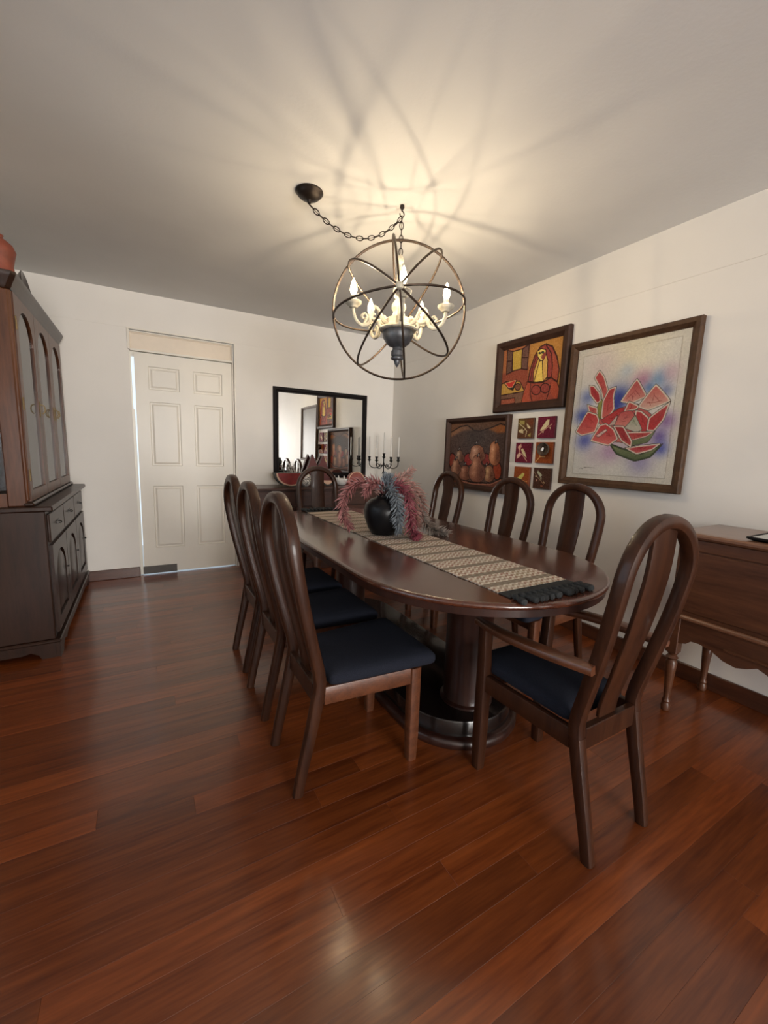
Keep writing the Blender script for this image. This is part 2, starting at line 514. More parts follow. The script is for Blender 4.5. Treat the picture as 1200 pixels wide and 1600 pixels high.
for a, b_ in px:
    for c, d in pz:
        mb = MB()
        R = lambda i, yy: [(a + i, yy, c + i), (b_ - i, yy, c + i), (b_ - i, yy, d - i), (a + i, yy, d - i)]
        mb.rings([R(0.0, 0.0), R(0.006, 0.010), R(0.018, 0.010), R(0.034, 0.003)], cap0=False, cap1=True)
        mb.build('door_panel', M_DOOR, door, smooth=0)
mb = MB(); mb.box(-DW - 0.006, -0.575, -0.014, 0.0, -0.002, 0.072, 0.002)
mb.build('draught_strip', M_STRIP, door)
# rear window (behind the camera)
win = bpy.data.objects.new('window_1', None); COL.objects.link(win); win['kind'] = 'structure'
win.location = (0, YF, 0)
mb = MB()
a, b_, c, d = WIN
for k in range(4):
    u = a + (b_ - a) * k / 3
    mb.box(u - 0.025, u + 0.025, -0.09, -0.03, c, d, 0.003)
for v in (c, d): mb.box(a, b_, -0.09, -0.03, v - 0.025, v + 0.025, 0.003)
mb.build('window_frame', M_DOOR, win)
mb = MB(); mb.box(a, b_, -0.062, -0.058, c, d); mb.build('window_pane', M_GLASS, win, smooth=0)
win = bpy.data.objects.new('window_2', None); COL.objects.link(win); win['kind'] = 'structure'
win.location = (XL, 0, 0)
mb = MB()
a, b_, c, d = WIN2
for k in range(3):
    u = a + (b_ - a) * k / 2
    mb.box(-0.09, -0.03, u - 0.025, u + 0.025, c, d, 0.003)
for v in (c, d): mb.box(-0.09, -0.03, a, b_, v - 0.025, v + 0.025, 0.003)
mb.build('window_frame', M_DOOR, win)
mb = MB(); mb.box(-0.062, -0.058, a, b_, c, d); mb.build('window_pane', M_GLASS, win, smooth=0)

# ------------------------------------------------------------------ dining chairs
PROF = [(-0.01, -0.003), (0.10, 0.018), (0.20, 0.040), (0.37, 0.074), (0.45, 0.083), (0.58, 0.054), (0.76, 0.012), (0.93, -0.019), (1.03, -0.027), (1.14, -0.027)]
def yz(z):
    z = max(-0.01, min(1.14, z))
    P = PROF
    for i in range(len(P) - 1):
        if P[i][0] <= z <= P[i + 1][0]:
            z0, y0 = P[i]; z1, y1 = P[i + 1]
            m0 = (P[i + 1][1] - P[max(i - 1, 0)][1]) / (P[i + 1][0] - P[max(i - 1, 0)][0])
            j = min(i + 2, len(P) - 1)
            m1 = (P[j][1] - P[i][1]) / (P[j][0] - P[i][0])
            h = z1 - z0; t = (z - z0) / h
            return (2 * t ** 3 - 3 * t * t + 1) * y0 + (t ** 3 - 2 * t * t + t) * h * m0 + (-2 * t ** 3 + 3 * t * t) * y1 + (t ** 3 - t * t) * h * m1
    return P[-1][1]
def vz(z):
    t = max(0, min(1, (z - 0.40) / 0.53))
    return 0.160 + 0.024 * t * t * (3 - 2 * t)
def superring(hw_f, hw_r, y0, y1, z, inset, n=40):
    out = []
    yc, hy = (y0 + y1) / 2, (y1 - y0) / 2 - inset
    for i in range(n):
        a = 2 * PI * (i + 0.5) / n
        c, s = math.cos(a), math.sin(a)
        e = 0.12
        sx = math.copysign(abs(c) ** e, c); sy = math.copysign(abs(s) ** e, s)
        t = (sy + 1) / 2
        hw = hw_r + (hw_f - hw_r) * t - inset
        out.append((sx * hw, yc + sy * hy, z))
    return out
def make_chair(label, arms=False, group=None, name='dining_chair'):
    t = thing(name, label, 'chair', group=group)
    fv = 0.190 if not arms else 0.182           # front legs, half spacing
    ZS = 0.40
    # hoop shaped back: two uprights and the arch in one bent frame
    pts = []
    zc, r = 0.935, vz(0.935)
    zl = [ZS + (zc - ZS) * i / 12 for i in range(12)]
    left = [(-vz(z), yz(z), z) for z in zl]
    arc = [(-r * math.cos(PI * i / 20), yz(zc + r * math.sin(PI * i / 20)), zc + r * math.sin(PI * i / 20)) for i in range(21)]
    right = [(-p[0], p[1], p[2]) for p in reversed(left)]
    pts = left + arc + right
    MB().sweep(pts, (0, 1, 0), (0.044, 0.046), chamf=0.32).build('back_frame', M_CHAIR, t)
    # the flat centre splat, bowed like the uprights
    zz = [0.43 + (1.10 - 0.43) * i / 16 for i in range(17)]
    sp = [(0, yz(z) + 0.002, z) for z in zz]
    wd = [(0.095 + 0.035 * min(1, max(0, (z - 0.43) / 0.4)), 0.014) for z in zz]
    MB().sweep(sp, (0, 1, 0), wd, chamf=0.25).build('splat', M_CHAIR, t)
    for s in (-1, 1):
        zz = [ZS * i / 8 for i in range(9)]
        MB().sweep([(s * (0.157 + 0.003 * z / ZS), yz(z), z) for z in zz], (0, 1, 0), [(0.034 + 0.008 * z / ZS, 0.038 + 0.010 * z / ZS) for z in zz], chamf=0.3).build('leg', M_CHAIR, t)
        top = 0.422 if not arms else 0.622
        yf = 0.487
        fx = s * fv
        zz = [0, 0.12, 0.30, 0.422] + ([0.52, top] if arms else [])
        MB().sweep([(fx * (1.0 if z < 0.42 else 1.0 + 0.05 * (z - 0.42) / 0.2), yf - 0.0, z) for z in zz], (0, 1, 0), [((0.040, 0.040) if z < 0.1 else (0.048, 0.048) if z < 0.45 else (0.042, 0.044)) for z in zz], chamf=0.2).build('leg', M_CHAIR_LIT if not arms else M_CHAIR, t)
    # rails under the seat
    mr = M_CHAIR_LIT if not arms else M_CHAIR
    MB().box(-fv + 0.024, fv - 0.024, 0.470, 0.496, 0.352, 0.422, 0.003).build('seat_rail', mr, t)
    MB().box(-0.139, 0.139, yz(0.39) - 0.016, yz(0.39) + 0.010, 0.352, 0.430, 0.003).build('seat_rail', M_CHAIR, t)
    for s in (-1, 1):
        MB().sweep([(s * 0.162, yz(0.39) + 0.02, 0.387), (s * (fv), 0.464, 0.387)], (0, 0, 1), (0.026, 0.070), chamf=0.12).build('seat_rail', mr, t)
    # upholstered pad
    mb = MB()
    hf, hr, y0, y1 = (0.222, 0.185, 0.115, 0.588)
    if arms: hf = 0.155; hr = 0.150; y1 = 0.56
    if arms: hf = 0.168; hr = 0.160
    rs = [superring(hf, hr, y0, y1, z, i) for z, i in ((0.422, 0.012), (0.428, 0.003), (0.440, 0.0), (0.456, 0.001), (0.468, 0.010), (0.476, 0.030), (0.481, 0.070), (0.483, 0.13))]
    mb.rings(rs)
    mb.build('seat_cushion', M_CUSHION, t, smooth=60)
    if arms:
        for s in (-1, 1):
            P = crom([(s * 0.200, yz(0.665) - 0.012, 0.668), (s * 0.222, 0.16, 0.662), (s * 0.226, 0.32, 0.650), (s * 0.205, 0.46, 0.636), (s * 0.192, 0.53, 0.630)], 6)
            n = len(P)
            wd = [(0.034 + 0.026 * math.sin(PI * min(1, 0.12 + i / (n - 1))) ** 0.7, 0.028) for i in range(n)]
            MB().sweep(P, (0, 0, 1), wd, chamf=0.35).build('armrest', M_CHAIR_LIT, t)
    return t
G_CH = 'dining chairs around the oval table'
chair = make_chair('side chair with navy seat nearest the camera on the door side of the table', group=G_CH)
chair.location = (0.447, 1.51, 0); chair.rotation_euler = (0, 0, -PI / 2)
copy_thing(chair, 'side chair in the middle of the row of three nearest the hutch', (0.450, 2.015, 0), -PI / 2)
copy_thing(chair, 'side chair in the row facing the hutch, closest to the white door', (0.462, 2.50, 0), -PI / 2)
copy_thing(chair, 'side chair under the large watermelon picture, nearest the armchair', (2.285, 1.625, 0), PI / 2)
copy_thing(chair, 'side chair below the six bird tiles, middle of the wall side row', (2.315, 2.165, 0), PI / 2)
copy_thing(chair, 'side chair below the pear painting, far end of the wall side row', (2.345, 2.94, 0), PI / 2)
copy_thing(chair, 'side chair at the far head of the table, in front of the mirror', (1.415, 3.69, 0), PI)
arm = make_chair('wooden armchair with hoop back and navy seat at the near head of the table', arms=True, group=G_CH, name='dining_armchair')
arm.location = (1.342, 0.66, 0)

# ------------------------------------------------------------------ dining table
TX, TY, TW, TL, TZ = 1.336, 2.085, 0.600, 1.215, 0.80
table = thing('dining_table', 'long oval dark wood dining table on two round columns', 'table', (TX, TY, 0))
def race(hw, hl, z, n=32):
    out = []
    for k, s in ((0, 1), (1, -1)):
        for i in range(n + 1):
            a = PI * i / n + (0 if s == 1 else PI)
            out.append((hw * math.cos(a), s * (hl - hw) + hw * math.sin(a), z))
    return out
mb = MB()
prof = [(0.775, 0.010), (0.779, 0.003), (0.786, 0.0), (0.792, 0.001), (0.797, 0.005), (0.7995, 0.011), (0.80, 0.016)]
mb.rings([race(TW - i, TL - i, z) for z, i in prof])
mb.build('tabletop', M_TABLE, table, smooth=50)
mb = MB(); mb.rings([race(TW - 0.012, TL - 0.012, 0.748), race(TW - 0.010, TL - 0.010, 0.775)]); mb.build('apron', M_COLUMN, table, smooth=50)
for s in (-1, 1):
    mb = MB()
    mb.lathe([(0.125, 0.118), (0.125, 0.128), (0.112, 0.135), (0.110, 0.16), (0.110, 0.70), (0.118, 0.72), (0.118, 0.748)], (-0.015, s * 0.665, 0), 40)
    mb.build('column', M_COLUMN, table, smooth=40)
mb = MB(); off = lambda ring: [(p[0] - 0.015, p[1], p[2]) for p in ring]
mb.rings([off(race(0.318 - i, 0.885 - i, z)) for z, i in ((0.0, 0.004), (0.01, 0), (0.030, 0), (0.040, 0.008), (0.045, 0.02))]); mb.build('plinth', M_COLUMN, table, smooth=60)
mb = MB(); mb.rings([off(race(0.285 - i, 0.852 - i, z)) for z, i in ((0.045, 0.0), (0.108, 0), (0.116, 0.004), (0.119, 0.012))]); mb.build('plinth_top', M_BLACKWOOD, table, smooth=40)

# table runner
def runner_mat():
    m, nt, b = new_mat('woven_runner_cloth')
    b.inputs['Roughness'].default_value = 0.95; b.inputs['Specular IOR Level'].default_value = 0.1
    tc = N(nt, 'ShaderNodeTexCoord'); sx = N(nt, 'ShaderNodeSeparateXYZ'); nt.links.new(tc.outputs['Object'], sx.inputs[0])
    def math_(op, a, b_=None, c=None):
        n = N(nt, 'ShaderNodeMath', operation=op)
        for i, v in enumerate((a, b_, c)):
            if v is None: continue
            if isinstance(v, (int, float)): n.inputs[i].default_value = v
            else: nt.links.new(v, n.inputs[i])
        return n.outputs[0]
    X, Y = sx.outputs[0], sx.outputs[1]
    tri = math_('PINGPONG', math_('MULTIPLY', X, 1.0), 0.0165)
    ys = math_('ADD', Y, math_('MULTIPLY', tri, 1.0))
    zig = math_('PINGPONG', math_('MULTIPLY', ys, 1.0), 0.0125)
    zigm = math_('GREATER_THAN', zig, 0.0064)
    band = math_('PINGPONG', math_('ADD', Y, 2.0), 0.062)          # band structure
    isband = math_('GREATER_THAN', band, 0.046)
    isline = math_('GREATER_THAN', math_('PINGPONG', Y, 0.006), 0.0035)
    no = N(nt, 'ShaderNodeTexNoise'); no.inputs['Scale'].default_value = 6; nt.links.new(tc.outputs['Object'], no.inputs['Vector'])
    tint = ramp(nt, [(0.35, (0.36, 0.28, 0.19)), (0.5, (0.36, 0.22, 0.17)), (0.65, (0.38, 0.31, 0.24))])
    # warm end near the mirror
    nt.links.new(no.outputs['Fac'], tint.inputs[0])
    def mix(f, a, b_):
        n = N(nt, 'ShaderNodeMix', data_type='RGBA')
        nt.links.new(f, n.inputs[0])
        for i, v in ((6, a), (7, b_)):
            if isinstance(v, tuple): n.inputs[i].default_value = (*v, 1)
            else: nt.links.new(v, n.inputs[i])
        return n.outputs[2]
    c1 = mix(zigm, tint.outputs[0], (0.66, 0.60, 0.51))
    c2 = mix(isline, (0.20, 0.165, 0.13), (0.33, 0.28, 0.22))
    c = mix(isband, c1, c2)
    nt.links.new(c, b.inputs['Base Color'])
    bp = N(nt, 'ShaderNodeBump'); bp.inputs['Strength'].default_value = 0.4; bp.inputs['Distance'].default_value = 0.002
    nt.links.new(zigm, bp.inputs['Height']); nt.links.new(bp.outputs[0], b.inputs['Normal'])
    return m
M_RUN = runner_mat()
RX, RW = 1.283, 0.190
runner = thing('table_runner', 'woven zigzag table runner with charcoal tasselled ends laid along the dining table', 'table runner', (RX, 2.06, TZ))
RY = 1.02
mb = MB()
n = 60
rs = []
for i in range(n + 1):
    yy = -RY + 2 * RY * i / n
    wob = 0.0025 * math.sin(i * 1.7) + 0.002 * math.sin(i * 0.6)
    rs.append([(-RW + wob, yy, 0.001), (RW + wob, yy, 0.001), (RW + wob, yy, 0.005), (-RW + wob, yy, 0.005)])
mb.rings(rs); mb.build('cloth', M_RUN, runner)
for s in (-1, 1):
    MB().box(-RW, RW, min(s * RY, s * (RY + 0.058)), max(s * RY, s * (RY + 0.058)), 0.001, 0.0052, 0.001).build('end_band', M_FRINGE, runner)
tas0 = None
for s in (-1, 1):
    for i in range(13):
        xx = -RW + 0.012 + i * (2 * RW - 0.024) / 12
        a = (random.random() - 0.5) * 0.5
        if tas0 is None:
            mb = MB()
            mb.lathe([(0.003, 0), (0.006, 0.006), (0.0105, 0.014), (0.0105, 0.022), (0.006, 0.030), (0.010, 0.040), (0.0125, 0.058), (0.012, 0.074), (0.006, 0.080)], segs=8, M=Matrix.Rotation(PI / 2, 4, 'X'))
            tas0 = mb.build('tassel', M_FRINGE, runner, loc=(xx, -RY - 0.056, 0.0115), rot=(0, 0, a))
        else:
            share('tassel', tas0, runner, (xx, s * (RY + 0.056), 0.0115), (0, 0, a + (0 if s < 0 else PI)))

# ------------------------------------------------------------------ vase and artificial sprays
VX, VY, VZ = 1.238, 2.13, TZ + 0.006
mb = MB()
mb.lathe([(0.062, 0), (0.075, 0.004), (0.100, 0.045), (0.118, 0.10), (0.122, 0.145), (0.113, 0.182), (0.086, 0.207), (0.056, 0.219), (0.047, 0.226), (0.046, 0.234), (0.052, 0.242), (0.049, 0.245), (0.041, 0.236), (0.040, 0.205), (0.001, 0.195)], segs=40, cap1=False)
vase = mb.build('vase', M_VASE, None, loc=(VX, VY, VZ), smooth=60)
tag(vase, 'round black ceramic vase in the middle of the table runner', 'vase')
SPRAY_COL = {}
def spray_mat(name, a, b_):
    return plain(name, tuple((x + y) / 2 for x, y in zip(a, b_)), 0.6, var=0.45, scale=45)
M_PINK = spray_mat('dusty_pink_needles', (0.24, 0.085, 0.085), (0.36, 0.15, 0.14))
M_HOT = spray_mat('crimson_needles', (0.25, 0.045, 0.07), (0.36, 0.10, 0.125))
M_BLUE = spray_mat('blue_grey_needles', (0.13, 0.155, 0.18), (0.27, 0.305, 0.33))
M_PALE = spray_mat('greyish_needles', (0.23, 0.19, 0.17), (0.38, 0.33, 0.28))
M_ROSE = spray_mat('faded_rose_needles', (0.32, 0.16, 0.14), (0.42, 0.24, 0.20))
def spray(label, path, mat, nlen=0.05, dens=95, per=6, fold=0.75):
    dens = int(dens * 0.50); per = 5; nlen *= 1.35
    t = thing('artificial_spray', label, 'plant spray', (VX, VY, VZ + 0.24), group='artificial fern sprays in the black vase')
    base = Vector((VX, VY, VZ + 0.24))
    P = crom([Vector(p) - base for p in path], 12)
    MB().tube(P, [0.004 - 0.0025 * i / len(P) for i in range(len(P))], 5).build('stem', M_STEMS, t)
    mb = MB()
    L = len(P) - 1
    for k in range(dens):
        f = 0.05 + 0.95 * k / dens
        i = min(int(f * L), L - 1); u = f * L - i
        p = P[i].lerp(P[i + 1], u)
        tv = (P[i + 1] - P[i]).normalized()
        sd = tv.orthogonal().normalized(); bn = tv.cross(sd)
        ph = random.random() * 6.28
        for q in range(per):
            a = ph + 2 * PI * q / per + random.uniform(-.3, .3)
            d = (sd * math.cos(a) + bn * math.sin(a)) * fold + tv * random.uniform(0.35, 0.85)
            d.normalize()
            ln = nlen * random.uniform(0.7, 1.15) * (1.0 - 0.45 * max(0, f - 0.75) / 0.25)
            d2 = (d + tv * 0.25 + Vector((0, 0, -0.12))).normalized()
            s1 = d.orthogonal().normalized(); s2 = d.cross(s1)
            wv = 0.0033
            q0 = p; q1 = p + d * ln * 0.55; q2 = q1 + d2 * ln * 0.45
            tri0 = [mb.bm.verts.new(q0 + (s1 * math.cos(z) + s2 * math.sin(z)) * wv * 0.7) for z in (0, 2.09, 4.19)]
            tri1 = [mb.bm.verts.new(q1 + (s1 * math.cos(z) + s2 * math.sin(z)) * wv) for z in (0, 2.09, 4.19)]
            tip = mb.bm.verts.new(q2)
            for z in range(3):
                mb.face([tri0[z], tri0[(z + 1) % 3], tri1[(z + 1) % 3], tri1[z]])
                mb.face([tri1[z], tri1[(z + 1) % 3], tip])
    o = mb.build('needles', mat, t, smooth=0); o['kind'] = 'stuff'
    return t
zt = VZ + 0.205
def S(*pts): return [(VX, VY, zt), (VX, VY, zt + 0.045)] + list(pts)
spray('long dusty pink spray arching from the vase towards the door and drooping to the runner', S((1.17, 2.20, 1.115), (1.08, 2.24, 1.09), (1.02, 2.24, 1.00), (1.015, 2.22, 0.90), (1.05, 2.19, 0.835)), M_PINK, 0.052, 120)
spray('short pink spray curling over the shoulder of the vase, on the left', S((1.19, 2.14, 1.105), (1.13, 2.12, 1.10), (1.085, 2.10, 1.045)), M_PINK, 0.045, 70)
spray('blue grey spray hanging down the front of the black vase', S((1.235, 2.06, 1.08), (1.232, 1.985, 1.02), (1.235, 1.965, 0.93), (1.245, 1.965, 0.84)), M_BLUE, 0.050, 105)
spray('grey spray bunched upright in the mouth of the vase', S((1.235, 2.12, 1.085), (1.245, 2.11, 1.12), (1.25, 2.11, 1.16)), M_BLUE, 0.055, 60)
spray('crimson spray trailing down onto the runner in front of the vase', S((1.29, 2.08, 1.10), (1.325, 2.02, 1.05), (1.325, 1.98, 0.95), (1.325, 1.96, 0.86), (1.325, 1.92, 0.828), (1.31, 1.88, 0.822)), M_HOT, 0.050, 130)
spray('rose spray arching farthest out on the wall side of the vase', S((1.33, 2.15, 1.125), (1.43, 2.15, 1.10), (1.50, 2.13, 1.01), (1.505, 2.12, 0.91), (1.47, 2.10, 0.845)), M_ROSE, 0.055, 120)
spray('thin rose sprig pointing up and out from the vase on the wall side', S((1.33, 2.17, 1.12), (1.41, 2.18, 1.155), (1.475, 2.18, 1.20)), M_ROSE, 0.040, 40, 4)
spray('greyish rose spray drooping between the crimson and the rose sprays', S((1.32, 2.10, 1.11), (1.385, 2.07, 1.06), (1.405, 2.05, 0.95), (1.41, 2.03, 0.85)), M_ROSE, 0.050, 105)
spray('pale grey feathery spray whose tip lies on the table beside the runner', S((1.34, 2.12, 1.10), (1.44, 2.14, 1.03), (1.50, 2.12, 0.92), (1.52, 2.06, 0.845), (1.535, 1.99, 0.828), (1.57, 1.93, 0.826)), M_PALE, 0.052, 130)

# ------------------------------------------------------------------ chandelier
CX, CY, CZ, CR = 1.314, 2.168, 2.10, 0.379
ch = thing('orb_chandelier', 'bronze orb chandelier with five lit candle bulbs hung on a swagged chain', 'chandelier', (CX, CY, CZ))
az = math.atan2(CX, CY)
ax = Vector((math.sin(az), math.cos(az), 0)); lat = Vector((math.cos(az), -math.sin(az), 0)); up = Vector((0, 0, 1))
def ring_mb(e1, e2, rr, n=72, w_=0.0062):
    mb = MB()
    mb.tube([e1 * (rr * math.cos(2 * PI * i / n)) + e2 * (rr * math.sin(2 * PI * i / n)) for i in range(n)], w_, 6, closed=True)
    return mb
ring_mb(lat, up, CR, w_=0.0070).build('cage_ring', M_BRONZE, ch)
for k in range(4):
    a = math.radians(7 + 45 * k)
    e = lat * math.cos(a) + up * math.sin(a)
    ring_mb(e, ax, CR - 0.003 - 0.0025 * k).build('cage_ring', M_BRONZE, ch)
for s in (-1, 1):
    mb = MB(); mb.lathe([(0.001, -0.02), (0.015, -0.014), (0.021, 0), (0.015, 0.014), (0.001, 0.02)], tuple(ax * (CR * s)), 14); mb.build('cage_boss', M_CREAM, ch)
Z = lambda z: z - CZ
mb = MB()
mb.lathe([(0.004, Z(2.405)), (0.012, Z(2.395)), (0.022, Z(2.375)), (0.020, Z(2.36)), (0.010, Z(2.345)), (0.014, Z(2.33)), (0.016, Z(2.28)), (0.022, Z(2.25)), (0.032, Z(2.23)), (0.036, Z(2.20)), (0.028, Z(2.175)), (0.018, Z(2.165)), (0.026, Z(2.155)), (0.040, Z(2.135)), (0.042, Z(2.115)), (0.030, Z(2.095)), (0.034, Z(2.085)), (0.044, Z(2.06))], segs=28)
mb.build('turned_column', M_CREAM, ch)
mb = MB(); mb.lathe([(0.046, Z(2.062)), (0.068, Z(2.058)), (0.072, Z(2.052)), (0.070, Z(2.030)), (0.074, Z(2.024)), (0.074, Z(2.012)), (0.105, Z(2.006)), (0.112, Z(1.999)), (0.106, Z(1.992)), (0.088, Z(1.990))], segs=36); mb.build('hub', M_CREAM, ch)
mb = MB(); mb.lathe([(0.086, Z(1.990)), (0.090, Z(1.975)), (0.085, Z(1.950)), (0.070, Z(1.925)), (0.050, Z(1.908)), (0.032, Z(1.902)), (0.028, Z(1.898))], segs=36); mb.build('bowl', M_PEWTER, ch)
mb = MB(); mb.lathe([(0.028, Z(1.899)), (0.030, Z(1.885)), (0.036, Z(1.880)), (0.037, Z(1.855)), (0.032, Z(1.848)), (0.038, Z(1.842)), (0.036, Z(1.834)), (0.018, Z(1.826)), (0.016, Z(1.812)), (0.006, Z(1.795)), (0.001, Z(1.788))], segs=24); mb.build('finial', M_PEWTER, ch)
view = math.atan2(-CY, -CX)          # azimuth of the direction back to the viewer
A0 = None
for k in range(5):
    a = view + math.radians(4) + k * 2 * PI / 5
    rt = (0, 0, a)
    if A0 is None:
        mb = MB()
        P = crom([(0.07, 0, -0.075), (0.10, 0, -0.055), (0.125, 0, -0.010), (0.150, 0, 0.0), (0.165, 0, -0.03), (0.180, 0, -0.085), (0.215, 0, -0.105), (0.252, 0, -0.085), (0.270, 0, -0.045), (0.272, 0, -0.020)], 6)
        mb.tube(P, [0.013 - 0.003 * i / len(P) for i in range(len(P))], 8)
        mb.tube(crom([(0.10, 0, -0.055), (0.13, 0, -0.07), (0.160, 0, -0.060), (0.158, 0, -0.035), (0.142, 0, -0.040)], 5), 0.008, 7)
        mb.tube(crom([(0.215, 0, -0.105), (0.190, 0, -0.060), (0.205, 0, -0.040), (0.222, 0, -0.055), (0.212, 0, -0.068)], 5), 0.007, 7)
        mb.tube(crom([(0.075, 0, -0.085), (0.105, 0, -0.10), (0.118, 0, -0.082), (0.104, 0, -0.074)], 5), 0.009, 7)
        A0 = mb.build('scroll_arm', M_CREAM, ch, rot=rt)
        mb = MB(); mb.lathe([(0.010, -0.022), (0.022, -0.018), (0.026, -0.010), (0.036, -0.004), (0.044, 0.004), (0.046, 0.014), (0.043, 0.016), (0.036, 0.006), (0.018, 0.004)], (0.272, 0, 0), 24); B0 = mb.build('candle_cup', M_CREAM, A0)
        mb = MB(); mb.lathe([(0.015, 0.0), (0.0155, 0.045), (0.012, 0.048)], (0.272, 0, 0), 16); S0 = mb.build('candle_sleeve', M_CREAM, A0)
        mb = MB(); mb.lathe([(0.009, 0.048), (0.015, 0.057), (0.0195, 0.073), (0.018, 0.090), (0.011, 0.112), (0.005, 0.128), (0.001, 0.136)], (0.272, 0, 0), 14); L0 = mb.build('candle_bulb', M_ENV, A0)
        mb = MB(); mb.lathe([(0.0025, 0.066), (0.0042, 0.070), (0.0042, 0.098), (0.002, 0.104)], (0.272, 0, 0), 10); F0 = mb.build('filament', M_BULB, A0)
    else:
        o = share('scroll_arm', A0, ch, rot=rt)
        share('candle_cup', B0, o); share('candle_sleeve', S0, o); share('candle_bulb', L0, o); share('filament', F0, o)
# canopy on the ceiling, hook, chains
CAN = Vector((0.832, 2.335, H))
mb = MB(); mb.lathe([(0.074, -0.001), (0.074, -0.006), (0.068, -0.010), (0.064, -0.018), (0.050, -0.030), (0.028, -0.038), (0.013, -0.042), (0.010, -0.056), (0.001, -0.060)], tuple(CAN - Vector((CX, CY, CZ))), 30); mb.build('ceiling_canopy', M_DKBRONZE, ch)
HK = H - CZ
mb = MB(); mb.lathe([(0.012, HK - 0.001), (0.013, HK - 0.014), (0.007, HK - 0.020), (0.004, HK - 0.030)], (0, 0, 0), 14)
mb.tube([(0.014 * math.cos(t), 0, HK - 0.045 - 0.016 * math.sin(t)) for t in [PI * 1.5 * i / 12 - PI / 2 for i in range(13)]], 0.0032, 6)
mb.build('ceiling_hook', M_DKBRONZE, ch)
lk = MB()
n = 16
lk.tube([(0.020 * math.cos(2 * PI * i / n), 0.0105 * math.sin(2 * PI * i / n), 0) for i in range(n)], 0.0028, 5, closed=True)
LINK = None
def chain(name, P):
    global LINK
    ln = [0]
    for a, b_ in zip(P[:-1], P[1:]): ln.append(ln[-1] + (b_ - a).length)
    tot = ln[-1]; cnt = int(round(tot / 0.0335)); step = tot / cnt
    host = MB().tube(P, 0.0016, 5).build(name, M_DKBRONZE, ch)
    for k in range(cnt):
        d = (k + 0.5) * step
        i = max(j for j in range(len(ln)) if ln[j] <= d); i = min(i, len(P) - 2)
        p = P[i].lerp(P[i + 1], (d - ln[i]) / max(1e-6, ln[i + 1] - ln[i]))
        t = (P[i + 1] - P[i]).normalized()
        q = t.to_track_quat('X', 'Z') @ Matrix.Rotation(PI / 2 * (k % 2) + 0.5, 3, 'X').to_quaternion()
        if LINK is None:
            LINK = lk.build('chain_link', M_DKBRONZE, host); o = LINK
        else:
            o = share('chain_link', LINK, host)
        o.location = p; o.rotation_euler = q.to_euler()
A = CAN - Vector((CX, CY, CZ)) + Vector((0, 0, -0.062)); B = Vector((0, 0, HK - 0.062))
sw = []
for i in range(41):
    t = i / 40
    p = A.lerp(B, t); p.z -= 0.135 * 4 * t * (1 - t) * (0.85 + 0.3 * t); sw.append(p)
chain('swag_chain', sw)
chain('hanging_chain', [Vector((0, 0, HK - 0.055 - (HK - 0.055 - Z(2.40)) * i / 10)) for i in range(11)])

